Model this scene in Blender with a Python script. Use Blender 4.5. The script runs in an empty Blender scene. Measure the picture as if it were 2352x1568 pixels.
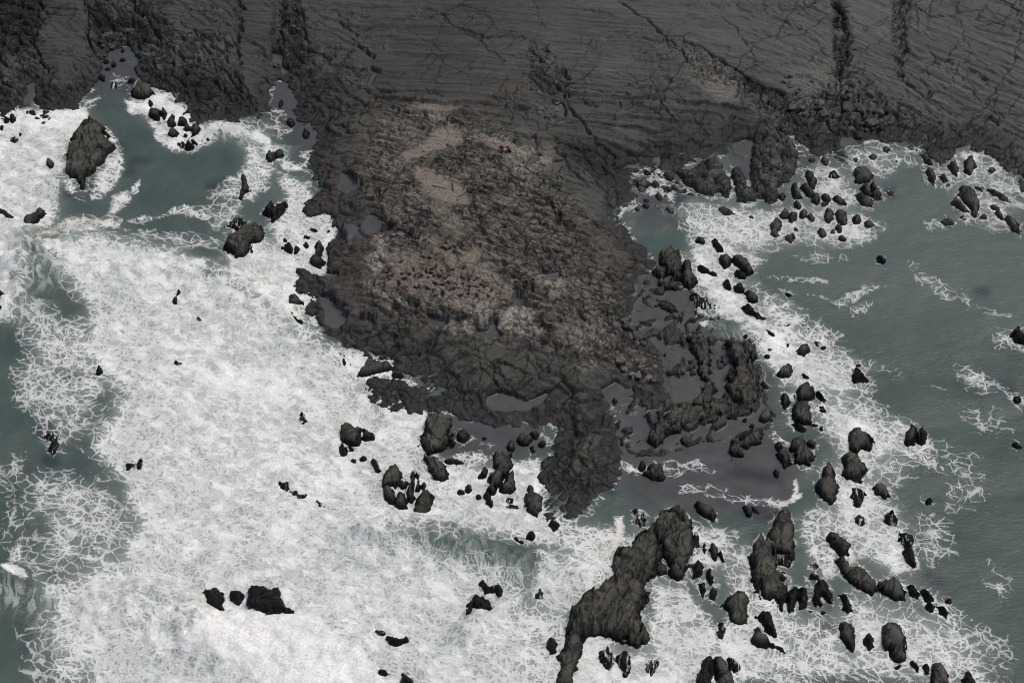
import bpy, bmesh, math, random
import numpy as np
from mathutils import Vector, Matrix

# ------------------------------------------------------------------ camera, sky, sun, exposure
scene = bpy.context.scene
col = scene.collection
CAM_H = 261.0
DEP = math.radians(48.0)
HFOV = math.radians(29.4)
cam_d = bpy.data.cameras.new('camera')
cam_d.sensor_fit = 'HORIZONTAL'
cam_d.angle = HFOV
cam_d.clip_start = 1.0
cam_d.clip_end = 8000.0
cam = bpy.data.objects.new('camera', cam_d)
cam.location = (0, 0, CAM_H)
cam.rotation_euler = (math.pi / 2 - DEP, 0, 0)
col.objects.link(cam)
scene.camera = cam

SUN_EL, SUN_AZ = math.radians(66), math.radians(75)      # high, from the right
world = bpy.data.worlds.new('World')
scene.world = world
world.use_nodes = True
wn = world.node_tree
bg = wn.nodes['Background']
sky = wn.nodes.new('ShaderNodeTexSky')
sky.sky_type = 'NISHITA'
sky.sun_disc = False
sky.sun_elevation = SUN_EL
sky.sun_rotation = SUN_AZ
sky.air_density = 1.0
sky.dust_density = 5.0
sky.ozone_density = 1.0
wn.links.new(sky.outputs[0], bg.inputs[0])
bg.inputs[1].default_value = 0.085
sun_d = bpy.data.lights.new('sun', 'SUN')
sun_d.energy = 1.25
sun_d.angle = math.radians(18)
sun_d.color = (1.0, 0.96, 0.90)
sun = bpy.data.objects.new('sun', sun_d)
d = Vector((math.sin(SUN_AZ) * math.cos(SUN_EL), math.cos(SUN_AZ) * math.cos(SUN_EL), math.sin(SUN_EL)))
sun.rotation_euler = d.to_track_quat('Z', 'Y').to_euler()
col.objects.link(sun)
vs = scene.view_settings
vs.view_transform = 'Standard'
vs.look = 'None'
vs.gamma = 1.0
vs.exposure = 0.30
scene.cycles.max_bounces = 4
scene.cycles.diffuse_bounces = 2
scene.cycles.use_denoising = True
scene.cycles.filter_width = 0.85

# ------------------------------------------------------------------ numpy noise
f32 = np.float32

def hsh(ix, iy, seed):
    h = (ix.astype(np.uint32) * np.uint32(374761393) + iy.astype(np.uint32) * np.uint32(668265263)
         + np.uint32((seed * 2246822519) & 0xffffffff))
    h = (h ^ (h >> np.uint32(13))) * np.uint32(1274126177)
    h = h ^ (h >> np.uint32(16))
    return h

def r01(h):
    return (h & np.uint32(0xffffff)).astype(f32) * f32(1 / 16777216.0)

def perlin(x, y, seed=0):
    x = np.asarray(x, f32); y = np.asarray(y, f32)
    ix = np.floor(x).astype(np.int32); iy = np.floor(y).astype(np.int32)
    fx = x - ix; fy = y - iy
    u = fx * fx * fx * (fx * (fx * 6 - 15) + 10); v = fy * fy * fy * (fy * (fy * 6 - 15) + 10)
    def g(ox, oy):
        a = r01(hsh(ix + ox, iy + oy, seed)) * f32(6.2831853)
        return np.cos(a) * (fx - ox) + np.sin(a) * (fy - oy)
    a = g(0, 0); b = g(1, 0); c = g(0, 1); e = g(1, 1)
    p = a + u * (b - a); q = c + u * (e - c)
    return (p + v * (q - p)) * f32(1.4)

def fbm(x, y, seed=0, oct=4, gain=0.5):
    s = 0; a = 1.0; t = 0
    for o in range(oct):
        s = s + a * perlin(x, y, seed + o * 17); t += a
        x = x * 2.03 + 11.3; y = y * 2.03 - 7.7; a *= gain
    return s / f32(t) * f32(1.4)

def worley(x, y, seed=0, jit=0.9, vec=None):
    x = np.asarray(x, f32); y = np.asarray(y, f32)
    ix = np.floor(x).astype(np.int32); iy = np.floor(y).astype(np.int32)
    F1 = np.full(x.shape, 9, f32); F2 = np.full(x.shape, 9, f32); I = np.zeros(x.shape, f32)
    for ox in (-1, 0, 1):
        for oy in (-1, 0, 1):
            h = hsh(ix + ox, iy + oy, seed)
            px = ix + ox + 0.5 + (r01(h) - 0.5) * jit
            h2 = (h * np.uint32(2654435761)) ^ (h >> np.uint32(7))
            py = iy + oy + 0.5 + (r01(h2) - 0.5) * jit
            dd = np.sqrt((px - x) ** 2 + (py - y) ** 2).astype(f32)
            near = dd < F1
            if vec is not None:
                vec[0] = np.where(near, x - px, vec[0]); vec[1] = np.where(near, y - py, vec[1])
            F2 = np.where(near, F1, np.minimum(F2, dd))
            I = np.where(near, r01(h2 * np.uint32(40503) + np.uint32(77)), I)
            F1 = np.where(near, dd, F1)
    return F1, F2, I

def facets(x, y, seed):
    """cells with a flat, randomly tilted top each: returns (gap to the neighbour, random, tilted plane)"""
    v = [np.zeros(np.shape(x), f32), np.zeros(np.shape(x), f32)]
    f1, f2, c = worley(x, y, seed, .9, v)
    a = (c * 57.31) % 1.0; b = (c * 131.7) % 1.0
    return f2 - f1, c, (a - .5) * v[0] * 2 + (b - .5) * v[1] * 2

def sstep(a, b, x):
    t = np.clip((x - a) / (b - a), 0, 1)
    return t * t * (3 - 2 * t)

def mixv(a, b, t):
    return a + (b - a) * t

# ------------------------------------------------------------------ plan coordinates: survey pixels (2352 x 1568) <-> ground metres
FO = 1176.0 / math.tan(HFOV / 2)
CD, SD = math.cos(DEP), math.sin(DEP)

def to_plan(x, y, z=0.0):
    F = y * CD - (z - CAM_H) * SD
    U = y * SD + (z - CAM_H) * CD
    return 1176 + FO * x / F, 784 - FO * U / F

def to_ground(u, v, z=0.0):
    a = (np.asarray(u, float) - 1176) / FO; b = (784 - np.asarray(v, float)) / FO
    dy = CD + b * SD; dz = -SD + b * CD
    k = (z - CAM_H) / dz
    return a * k, dy * k

def poly(s):
    """'P12 x,y x,y' : points read in survey sheet column 2, row 1 (three sheet units to a survey pixel); 'O' = survey pixels"""
    out = []; ox = oy = 0.0; k = 1.0
    for t in s.split():
        if t == 'O':
            ox = oy = 0.0; k = 1.0
        elif t[0] == 'P':
            ox = 784.0 * int(t[2]); oy = 522.7 * int(t[1]); k = 1 / 3.0
        else:
            a = t.split(',')
            out.append((ox + float(a[0]) * k, oy + float(a[1]) * k))
    return np.array(out)

def sdf(px, py, P, closed=True):
    """signed distance (positive inside) to a closed polygon, or plain distance to a polyline"""
    px = np.asarray(px, f32); py = np.asarray(py, f32)
    best = np.full(px.shape, 1e12, f32); ins = np.zeros(px.shape, bool)
    n = len(P)
    for i in range(n if closed else n - 1):
        ax, ay = P[i]; bx, by = P[(i + 1) % n]
        ex, ey = bx - ax, by - ay
        wx = px - f32(ax); wy = py - f32(ay)
        t = np.clip((wx * f32(ex) + wy * f32(ey)) * f32(1 / (ex * ex + ey * ey + 1e-9)), 0, 1)
        dx = wx - t * f32(ex); dy = wy - t * f32(ey)
        best = np.minimum(best, dx * dx + dy * dy)
        if closed and ay != by:
            c = (py >= min(ay, by)) & (py < max(ay, by)) & (px < f32(ax) + (py - f32(ay)) * f32(ex / (by - ay)))
            ins ^= c
    dd = np.sqrt(best)
    return np.where(ins, dd, -dd) if closed else dd

RX0, RY0, RS = -500.0, -420.0, 4.0
RW, RH = int(3352 / RS), int(2500 / RS)
GX, GY = np.meshgrid(RX0 + np.arange(RW, dtype=f32) * RS, RY0 + np.arange(RH, dtype=f32) * RS)

def raster(P, closed=True, margin=None, fill=-999.0):
    if margin is None:
        return sdf(GX, GY, P, closed)
    out = np.full(GX.shape, f32(fill if closed else 999.0))
    x0 = int(max(0, (P[:, 0].min() - margin - RX0) / RS)); x1 = int(min(RW, (P[:, 0].max() + margin - RX0) / RS + 2))
    y0 = int(max(0, (P[:, 1].min() - margin - RY0) / RS)); y1 = int(min(RH, (P[:, 1].max() + margin - RY0) / RS + 2))
    if x1 > x0 and y1 > y0:
        out[y0:y1, x0:x1] = sdf(GX[y0:y1, x0:x1], GY[y0:y1, x0:x1], P, closed)
    return out

def sample(R, u, v):
    fx = np.clip((u - RX0) / RS, 0, RW - 1.001).astype(f32); fy = np.clip((v - RY0) / RS, 0, RH - 1.001).astype(f32)
    ix = fx.astype(np.int32); iy = fy.astype(np.int32); a = fx - ix; b = fy - iy
    return (R[iy, ix] * (1 - a) + R[iy, ix + 1] * a) * (1 - b) + (R[iy + 1, ix] * (1 - a) + R[iy + 1, ix + 1] * a) * b

def soft(P, feather, value=1.0):
    """a polygon as a soft-edged weight on the survey raster"""
    return sstep(-feather, feather, raster(P, True, feather + 8)) * value

# ------------------------------------------------------------------ mesh and material helpers
def grid_mesh(name, X, Y, Z, keep=None):
    ny, nx = X.shape
    co = np.stack([X, Y, Z], -1).reshape(-1, 3).astype(f32)
    idx = np.arange(nx * ny).reshape(ny, nx)
    q = np.stack([idx[:-1, :-1], idx[:-1, 1:], idx[1:, 1:], idx[1:, :-1]], -1)
    remap = None
    if keep is not None:
        kq = keep[:-1, :-1] | keep[:-1, 1:] | keep[1:, 1:] | keep[1:, :-1]
        q = q[kq]
        used = np.unique(q)
        remap = np.full(nx * ny, -1); remap[used] = np.arange(len(used))
        q = remap[q]; co = co[used]
        remap = used
    q = q.reshape(-1, 4)
    me = bpy.data.meshes.new(name)
    me.vertices.add(len(co)); me.vertices.foreach_set('co', co.ravel())
    me.loops.add(q.size); me.loops.foreach_set('vertex_index', q.ravel().astype(np.int32))
    me.polygons.add(len(q))
    me.polygons.foreach_set('loop_start', np.arange(0, q.size, 4, dtype=np.int32))
    me.polygons.foreach_set('loop_total', np.full(len(q), 4, np.int32))
    me.polygons.foreach_set('use_smooth', np.ones(len(q), bool))
    me.update(calc_edges=True)
    return me, remap

def add_attr(me, name, chans):
    a = me.attributes.new(name, 'FLOAT_COLOR', 'POINT')
    arr = np.stack([np.asarray(c, f32).ravel() for c in chans], -1)
    a.data.foreach_set('color', arr.ravel())

def tag(o, label=None, cat=None, group=None, kind=None):
    if label: o['label'] = label
    if cat: o['category'] = cat
    if group: o['group'] = group
    if kind: o['kind'] = kind
    return o

class NT:
    """small wrapper to write shader node trees as expressions"""
    def __init__(s, name):
        s.m = bpy.data.materials.new(name); s.m.use_nodes = True
        s.t = s.m.node_tree; s.n = s.t.nodes; s.l = s.t.links
        s.bsdf = s.n['Principled BSDF']
    def put(s, inp, v):
        if isinstance(v, bpy.types.NodeSocket): s.l.new(v, inp)
        elif v is not None: inp.default_value = v
    def node(s, typ, ins=None, **props):
        nd = s.n.new(typ)
        for k, v in props.items(): setattr(nd, k, v)
        for k, v in (ins or {}).items(): s.put(nd.inputs[k], v)
        return nd
    def m_(s, op, a, b=None, c=None, clamp=False):
        nd = s.node('ShaderNodeMath', operation=op, use_clamp=clamp)
        s.put(nd.inputs[0], a)
        if b is not None: s.put(nd.inputs[1], b)
        if c is not None: s.put(nd.inputs[2], c)
        return nd.outputs[0]
    def add(s, a, b): return s.m_('ADD', a, b)
    def sub(s, a, b): return s.m_('SUBTRACT', a, b)
    def mul(s, a, b): return s.m_('MULTIPLY', a, b)
    def mx(s, a, b): return s.m_('MAXIMUM', a, b)
    def mn(s, a, b): return s.m_('MINIMUM', a, b)
    def ss(s, x, a, b, lo=0.0, hi=1.0, smooth=True):
        nd = s.node('ShaderNodeMapRange', interpolation_type='SMOOTHSTEP' if smooth else 'LINEAR', clamp=True)
        s.put(nd.inputs['Value'], x)
        for k, v in (('From Min', a), ('From Max', b), ('To Min', lo), ('To Max', hi)): s.put(nd.inputs[k], v)
        return nd.outputs[0]
    def mix(s, f, a, b, blend='MIX'):
        nd = s.node('ShaderNodeMix', data_type='RGBA', blend_type=blend)
        s.put(nd.inputs[0], f)
        for i, v in ((6, a), (7, b)):
            s.put(nd.inputs[i], v if isinstance(v, bpy.types.NodeSocket) else (*v, 1.0) if len(v) == 3 else v)
        return nd.outputs[2]
    def pos(s): return s.node('ShaderNodeNewGeometry').outputs['Position']
    def vmul(s, v, k):
        nd = s.node('ShaderNodeVectorMath', operation='MULTIPLY'); s.put(nd.inputs[0], v); nd.inputs[1].default_value = k
        return nd.outputs[0]
    def vadd(s, a, b):
        nd = s.node('ShaderNodeVectorMath', operation='ADD'); s.put(nd.inputs[0], a); s.put(nd.inputs[1], b)
        return nd.outputs[0]
    def rotz(s, v, ang):
        nd = s.node('ShaderNodeVectorRotate', rotation_type='Z_AXIS'); s.put(nd.inputs['Vector'], v); nd.inputs['Angle'].default_value = ang
        return nd.outputs[0]
    def noise(s, v, scale, detail=4.0, rough=0.55, dist=0.0, out=0):
        nd = s.node('ShaderNodeTexNoise', noise_dimensions='3D')
        s.put(nd.inputs['Vector'], v); nd.inputs['Scale'].default_value = scale
        nd.inputs['Detail'].default_value = detail; nd.inputs['Roughness'].default_value = rough
        nd.inputs['Distortion'].default_value = dist
        return nd.outputs[out]
    def vor(s, v, scale, feature='DISTANCE_TO_EDGE', out='Distance', dim='2D'):
        nd = s.node('ShaderNodeTexVoronoi', voronoi_dimensions=dim, feature=feature)
        s.put(nd.inputs['Vector'], v); nd.inputs['Scale'].default_value = scale
        return nd.outputs[out]
    def attr(s, name):
        nd = s.node('ShaderNodeAttribute', attribute_name=name)
        sp = s.node('ShaderNodeSeparateColor', {'Color': nd.outputs['Color']})
        return sp.outputs[0], sp.outputs[1], sp.outputs[2], nd.outputs['Alpha']
    def xyz(s, v):
        sp = s.node('ShaderNodeSeparateXYZ', {'Vector': v}); return sp.outputs
    def bump(s, h, strength=0.5, dist=0.1, normal=None):
        nd = s.node('ShaderNodeBump', {'Strength': strength, 'Distance': dist, 'Height': h})
        if normal: s.put(nd.inputs['Normal'], normal)
        return nd.outputs[0]
    def out(s, color, rough, normal=None, spec=0.5):
        s.put(s.bsdf.inputs['Base Color'], color if isinstance(color, bpy.types.NodeSocket) else (*color, 1))
        s.put(s.bsdf.inputs['Roughness'], rough)
        s.put(s.bsdf.inputs['Specular IOR Level'], spec)
        if normal: s.put(s.bsdf.inputs['Normal'], normal)
        return s.m

def flat_mat(name, c, rough=0.8, var=0.25, scale=6.0):
    t = NT(name)
    n = t.noise(t.node('ShaderNodeTexCoord').outputs['Object'], scale)
    lo = tuple(v * (1 - var) for v in c); hi = tuple(min(1, v * (1 + var)) for v in c)
    return t.out(t.mix(n, lo, hi), rough)
# ------------------------------------------------------------------ survey of every rock standing in the water
# (kind, label, group, height in metres, style, outline); style: d dry-topped, b black and wet, a awash (ragged, half drowned), s seaweed hung
G_A = 'rocks in the left cove'; G_B = 'rocks off the left shore of the islet'; G_C = 'rocks in the white water on the left'
G_D = 'rocks below the headland'; G_E = 'stacks at the lower right'; G_F = 'rocks along the right-hand foam line'
G_G = 'rocks in the right-hand bay'; G_H = 'skerries in the grey lagoon'
S_A1 = 'small rounded rock in the foaming boulder cluster at the back of the left cove'
S_A2 = 'small dark rock standing in the dull water of the narrow inlet at upper left'
S_A3 = 'small black rock in the foam along the upper left edge'
S_B = 'small black rock in the churned foam just off the left shore of the islet'
S_C = 'small rock nearly drowned in the broad white water on the left'
S_D = 'small black rock in the white water below the headland'
S_E = 'small dark rock in the lacy foam among the lower right stacks'
S_F = 'small rock half drowned along the right-hand foam line'
S_G = 'small rounded dark rock in the right-hand bay'
S_G2 = 'small boulder close under the shore at the back of the right-hand bay'
S_H = 'small low rock lying in the grey lagoon'
ROCKS = [
# --- left cove
('sea_stack', 'big cracked brown stack standing alone in the left cove', G_A, 5.0, 'd', 'P00 575,880 640,865 690,880 720,890 740,950 780,1000 760,1080 690,1150 610,1230 590,1320 555,1320 530,1260 470,1220 450,1180 460,1110 450,1060 500,1030 490,985 510,930'),
('sea_rock', 'small squarish rock left of the big cove stack', G_A, 1.6, 'd', 'P00 @350,1142,33,27,0'),
('sea_rock', 'knobbly forked rock in lacy foam below the cove stack, near the left edge', G_A, 2.2, 'd', 'P00 158,1560 165,1510 240,1480 285,1440 322,1470 285,1512 240,1560 230,1600 170,1600'),
('sea_rock', 'dark rounded rock cut by the left edge above the breaking wave', G_A, 1.8, 'b', 'P00 @22,1500,52,42,0'),
('sea_rock', 'thin upright rock in foam on the right of the left cove', G_A, 1.8, 'd', 'P00 1668,1205 1700,1230 1722,1320 1690,1345 1665,1385 1635,1375 1650,1330 1668,1280'),
('sea_rock', 'jagged black rock in foam between the cove and the islet', G_B, 2.0, 'b', 'P00 1812,1470 1850,1440 1860,1410 1900,1432 1930,1405 1982,1408 1960,1460 1920,1505 1880,1535 1840,1490'),
('sea_rock', 'large rugged black rock in the foam off the left shore of the islet', G_B, 2.8, 'd', 'P10 1540,150 1560,90 1620,60 1680,20 1760,-10 1812,10 1838,60 1800,115 1740,115 1720,190 1672,238 1600,222 1590,182'),
('sea_rock', 'ragged low rock with white foam strings above the large rugged rock', G_B, 1.1, 'a', 'P00 1570,1560 1600,1520 1660,1505 1700,1530 1690,1568 1630,1590'),
('sea_rock', S_A1, G_A, 1.6, 'd', 'P00 @1185,842,28,46,10'), ('sea_rock', S_A1, G_A, 1.4, 'd', 'P00 @1258,845,34,30,0'),
('sea_rock', S_A1, G_A, 1.5, 'd', 'P00 @1290,892,28,36,20'), ('sea_rock', 'flat angular slab in the foaming boulder cluster of the left cove', G_A, 1.8, 'd', 'P00 1312,880 1370,858 1392,900 1360,940 1316,952'),
('sea_rock', S_A1, G_A, 1.2, 'd', 'P00 @1200,930,40,28,0'), ('sea_rock', S_A1, G_A, 0.8, 'd', 'P00 @1280,945,15,13,0'),
('sea_rock', S_A1, G_A, 0.7, 'd', 'P00 @1338,983,32,11,28'), ('sea_rock', S_A1, G_A, 1.2, 'b', 'P00 @1308,1010,32,24,0'),
('sea_rock', S_A1, G_A, 0.9, 'a', 'P00 @1250,1003,42,22,0'), ('sea_rock', S_A1, G_A, 0.6, 'd', 'P00 @1435,966,11,11,0'),
('sea_rock', S_A1, G_A, 0.9, 'd', 'P00 @1478,890,24,22,0'), ('sea_rock', S_A1, G_A, 1.3, 'd', 'P00 @1066,790,48,36,0'), ('sea_rock', S_A1, G_A, 1.2, 'd', 'P00 @1126,786,20,36,0'),
('sea_rock', 'broad low rock with foam pouring round it at the mouth of the inlet', G_A, 1.8, 'd', 'P00 888,640 940,600 1010,588 1062,620 1080,660 1040,702 960,692 900,682'),
('sea_rock', S_A1, G_A, 0.9, 'd', 'P00 @1036,720,20,26,0'),
('sea_rock', 'pale rock with foam strings under the sandy inlet', G_A, 1.2, 'd', 'P00 @1862,1088,36,42,0'), ('sea_rock', 'rock beside the pale one under the sandy inlet', G_A, 1.2, 'd', 'P00 @1930,1072,38,30,0'),
('sea_rock', S_A3, G_A, 1.2, 'b', 'P00 @90,832,18,28,10'), ('sea_rock', S_A3, G_A, 1.0, 'b', 'P00 @50,832,16,18,0'), ('sea_rock', S_A3, G_A, 0.7, 'a', 'P00 @103,962,32,20,0'),
('sea_rock', S_A3, G_A, 0.7, 'b', 'P00 @140,932,11,17,0'), ('sea_rock', S_A3, G_A, 0.7, 'a', 'P00 @12,884,14,20,0'), ('sea_rock', S_A3, G_A, 0.5, 'a', 'P00 @216,776,26,14,20'), ('sea_rock', S_A3, G_A, 0.5, 'a', 'P00 @258,828,22,10,0'),
('sea_rock', S_A3, G_A, 0.8, 'd', 'P00 @580,860,22,18,0'),
('sea_rock', 'dark ring-shaped rock swirled by foam below the shore, mid cove', G_A, 0.8, 'a', 'P00 @1688,884,44,32,0'),
('sea_rock', S_A2, G_A, 0.9, 'd', 'P00 @706,545,18,26,-20'), ('sea_rock', S_A2, G_A, 0.9, 'a', 'P00 @788,590,22,22,0'), ('sea_rock', S_A2, G_A, 0.8, 'd', 'P00 @738,430,24,14,0'), ('sea_rock', S_A2, G_A, 0.8, 'd', 'P00 @782,446,16,22,0'),
('sea_rock', S_A2, G_A, 0.6, 'd', 'P00 @850,420,24,14,0'), ('sea_rock', S_A2, G_A, 0.6, 'd', 'P00 @846,352,12,12,0'), ('sea_rock', S_A2, G_A, 0.9, 'd', 'P00 @910,562,26,20,0'), ('sea_rock', S_A2, G_A, 0.5, 'd', 'P00 @742,478,20,10,0'),
('sea_rock', S_A2, G_A, 0.8, 'd', 'P00 @2005,850,34,28,20'), ('sea_rock', S_A2, G_A, 0.7, 'd', 'P00 @1935,720,18,36,10'), ('sea_rock', S_A2, G_A, 0.6, 'd', 'P00 @2110,925,24,34,0'),
# --- white water on the left
('sea_rock', 'flat black rock at the top corner of the big white water', G_C, 0.9, 'b', 'P10 1478,325 1500,300 1560,298 1582,322 1540,336 1490,334'),
('sea_rock', 'twisted dark rock alone in the middle of the big white water', G_C, 1.1, 'b', 'P10 1185,505 1210,470 1222,440 1252,442 1250,462 1228,476 1218,524 1192,524'),
('sea_rock', S_C, G_C, 0.5, 'a', 'P10 @1370,645,27,20,0'), ('sea_rock', S_C, G_C, 0.4, 'a', 'P10 @1474,486,17,12,0'), ('sea_rock', 'lone black tooth of rock at the left edge of the big white water', G_C, 1.3, 'b', 'P10 @685,984,20,25,0'),
('sea_rock', S_C, G_C, 0.4, 'a', 'P10 @1230,940,32,14,0'), ('sea_rock', 'dark hump ringed with foam in the green water at left', G_C, 0.9, 'a', 'P10 @340,1445,48,24,10'), ('sea_rock', 'dark hump with foam over it just below its twin at left', G_C, 0.9, 'a', 'P10 @372,1505,26,52,0'),
('sea_rock', 'black wave-washed rock cut by the left edge, white streams running off it', G_C, 2.0, 'b', 'P10 -60,462 0,450 40,466 68,500 45,560 0,605 -60,610'), ('sea_rock', 'small black rock right of the wave-washed rock at the left edge', G_C, 0.9, 'b', 'P10 @100,432,26,24,0'),
('sea_rock', S_C, G_C, 0.6, 'a', 'P10 @2106,892,24,18,0'), ('sea_rock', S_C, G_C, 0.5, 'a', 'P10 @2092,1312,34,40,20'), ('sea_rock', S_C, G_C, 0.4, 'a', 'P10 @2340,1242,26,12,0'),
('sea_rock', S_C, G_C, 0.5, 'a', 'P20 @890,72,46,40,0'), ('sea_rock', S_C, G_C, 0.8, 'a', 'P20 @970,72,22,44,0'), ('sea_rock', S_C, G_C, 0.5, 'a', 'P20 @1955,200,44,20,35'), ('sea_rock', S_C, G_C, 0.5, 'a', 'P20 @2055,265,55,22,30'), ('sea_rock', S_C, G_C, 0.5, 'a', 'P20 @2135,218,20,22,0'),
('sea_rock', S_C, G_C, 0.5, 'a', 'P20 @2195,330,44,22,30'),
# --- off the islet, left shore
('sea_rock', S_B, G_B, 1.2, 'b', 'P10 @2000,152,34,36,0'), ('sea_rock', S_B, G_B, 1.2, 'b', 'P10 @2042,162,24,28,20'), ('sea_rock', S_B, G_B, 0.7, 'b', 'P10 @2112,70,22,12,0'), ('sea_rock', S_B, G_B, 0.8, 'b', 'P10 @2110,126,14,17,0'),
('sea_rock', S_B, G_B, 0.7, 'b', 'P10 @1962,86,15,18,0'), ('sea_rock', S_B, G_B, 0.6, 'd', 'P10 @2266,34,22,10,0'), ('sea_rock', S_B, G_B, 0.6, 'b', 'P10 @1948,146,12,10,0'), ('sea_rock', S_B, G_B, 0.6, 'b', 'P10 @2165,20,40,10,10'),
('sea_rock', 'upright dark rock against the left shore of the islet', G_B, 1.8, 'd', 'P10 @2200,145,28,58,8'), ('sea_rock', 'rounded dark rock below the upright one on the left islet shore', G_B, 1.7, 'd', 'P10 @2188,240,54,36,0'),
('sea_rock', 'square black rock with a pocket of foam behind it, left islet shore', G_B, 2.0, 'd', 'P10 1995,482 2030,460 2075,490 2088,540 2040,552 1990,546'),
('sea_rock', 'slanting black rock in foam under the square one, left islet shore', G_B, 1.7, 'b', 'P10 1968,588 2010,580 2036,620 2062,640 2102,660 2102,702 2060,702 2020,662'), ('sea_rock', 'flat black rock at the tip of the islet’s left shore, beside the surf', G_B, 1.0, 'b', 'P10 @2146,736,46,20,22'),
('sea_rock', S_B, G_B, 0.7, 'b', 'P10 @2136,684,14,18,0'), ('sea_rock', S_B, G_B, 0.7, 'b', 'P10 @2075,718,18,14,0'),
('sea_rock', 'long low rock parting the surf under the islet’s lower left corner', G_B, 1.4, 'd', 'P10 2258,892 2292,868 2352,880 2402,900 2392,932 2312,922'),
('sea_rock', 'dark hog-backed rock in a foaming gap below the islet', G_D, 2.2, 'd', 'P11 98,1018 160,980 180,930 260,925 322,935 348,970 320,1002 240,1008 200,1028'),
('sea_rock', S_D, G_D, 1.0, 'b', 'P11 @20,946,26,36,-20'), ('sea_rock', 'brown low rock in the foaming gap, right of the hog-backed rock', G_D, 1.0, 'd', 'P11 @388,1020,38,20,0'), ('sea_rock', S_D, G_D, 0.6, 'b', 'P11 @62,956,12,14,0'),
('sea_rock', 'split brown rock with a white stream through it, left of the rounded block', G_D, 1.8, 'd', 'P11 0,1370 40,1350 100,1380 132,1380 137,1450 110,1492 40,1482 -5,1462'), ('sea_rock', 'right half of the split brown rock with a white stream', G_D, 1.5, 'd', 'P11 150,1385 180,1400 222,1430 218,1452 155,1452'),
('sea_rock', S_D, G_D, 1.2, 'b', 'P11 @12,1530,26,42,-15'), ('sea_rock', S_D, G_D, 0.7, 'b', 'P11 @66,1520,22,13,20'),
('sea_rock', 'big rounded olive block rising from grey shallows left of the headland', G_D, 3.0, 'd', 'P11 620,1310 700,1305 780,1345 775,1420 760,1480 720,1540 660,1568 600,1560 545,1520 540,1470 590,1370'),
('sea_rock', 'rounded boulder in the grey shallows beside the headland', G_D, 2.0, 'd', 'P11 @1255,1464,58,48,10'), ('sea_rock', 'boulder touching the left of the rounded boulder beside the headland', G_D, 1.5, 'd', 'P11 @1172,1510,34,46,0'), ('sea_rock', 'boulder above the rounded boulder beside the headland', G_D, 1.3, 'd', 'P11 @1332,1432,38,28,0'),
('sea_rock', 'half-sunk round rock in thin foam right of the big rounded block', G_D, 1.2, 'd', 'P11 @836,1440,42,42,0'), ('sea_rock', S_D, G_D, 0.8, 'd', 'P11 @1385,1500,36,24,-30'), ('sea_rock', S_D, G_D, 0.6, 'd', 'P11 @1320,1530,20,30,0'), ('sea_rock', S_D, G_D, 0.7, 'd', 'P11 @985,1460,20,16,0'),
# --- black rocks and stacks in the surf below
('sea_rock', 'leftmost of the three jet black blocks above the bursting spray', 'jet black blocks above the spray', 2.6, 'b', 'P20 1392,962 1430,925 1500,920 1552,945 1556,1020 1562,1092 1500,1096 1420,1068 1405,1010'),
('sea_rock', 'smallest of the three jet black blocks above the bursting spray', 'jet black blocks above the spray', 1.6, 'b', 'P20 1578,960 1640,940 1698,975 1672,1012 1652,1052 1620,1036 1590,1002'),
('sea_rock', 'widest of the three jet black blocks, streaked white at its right end', 'jet black blocks above the spray', 2.6, 'b', 'P20 1703,942 1740,920 1780,945 1840,925 1912,930 1952,980 1992,1040 2037,1082 2000,1106 1900,1102 1800,1082 1698,1076 1715,1010'),
('sea_rock', S_D, G_D, 0.7, 'b', 'P21 @85,45,24,15,28'), ('sea_rock', S_D, G_D, 0.7, 'b', 'P21 @150,20,18,15,0'),
('sea_rock', 'narrow dark rock leading into the split cluster below the islet', G_D, 1.4, 'b', 'P21 203,33 250,45 256,90 286,120 260,131 230,120 214,80'),
('sea_stack', 'tall rounded upper stack of the split cluster in white surf', G_D, 3.2, 'd', 'P21 290,140 320,90 370,75 410,120 407,200 380,240 330,217 288,212'),
('sea_stack', 'lower left stack of the split cluster, under the tall rounded one', G_D, 2.8, 'd', 'P21 290,230 340,225 370,260 370,330 330,322 298,282'),
('sea_rock', 'wedge of rock between the stacks of the split cluster', G_D, 1.8, 'd', 'P21 398,232 440,180 462,190 447,236 420,242'), ('sea_rock', 'pointed dark fin in the middle of the split cluster', G_D, 2.2, 'd', 'P21 453,262 470,195 490,230 502,290 480,325 455,302'),
('sea_rock', 'left one of two thin curved fins of the split cluster', G_D, 1.5, 'd', 'P21 480,140 495,110 507,150 507,200 495,236 478,202'), ('sea_rock', 'right one of two thin curved fins of the split cluster', G_D, 1.6, 'd', 'P21 508,130 527,128 542,180 537,246 515,242 517,190'),
('sea_rock', 'notched rock at the bottom of the split cluster', G_D, 2.0, 'd', 'P21 375,347 390,265 430,265 442,310 462,370 420,367'), ('sea_stack', 'black-footed stack at the lower right of the split cluster', G_D, 3.4, 'd', 'P21 488,402 515,330 560,260 600,243 627,290 617,340 627,400 580,427 520,427'),
('sea_rock', S_D, G_D, 1.0, 'd', 'P21 @566,215,16,30,15'), ('sea_stack', 'blunt four-sided stack right of the split cluster', G_D, 3.2, 'd', 'P21 578,30 630,20 680,30 722,80 732,160 700,182 650,177 608,102'),
('sea_rock', 'flat brown ledge in grey shallows beside the blunt stack', G_D, 0.7, 'd', 'P21 705,35 780,28 842,55 800,72 722,62'),
('sea_stack', 'tall leaning slab rock left of the great headland, seamed with foam', G_D, 3.4, 'd', 'P21 1052,0 1110,-28 1172,-5 1177,70 1142,140 1080,212 1040,262 1003,236 1020,150 1068,100 1022,100'),
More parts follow.
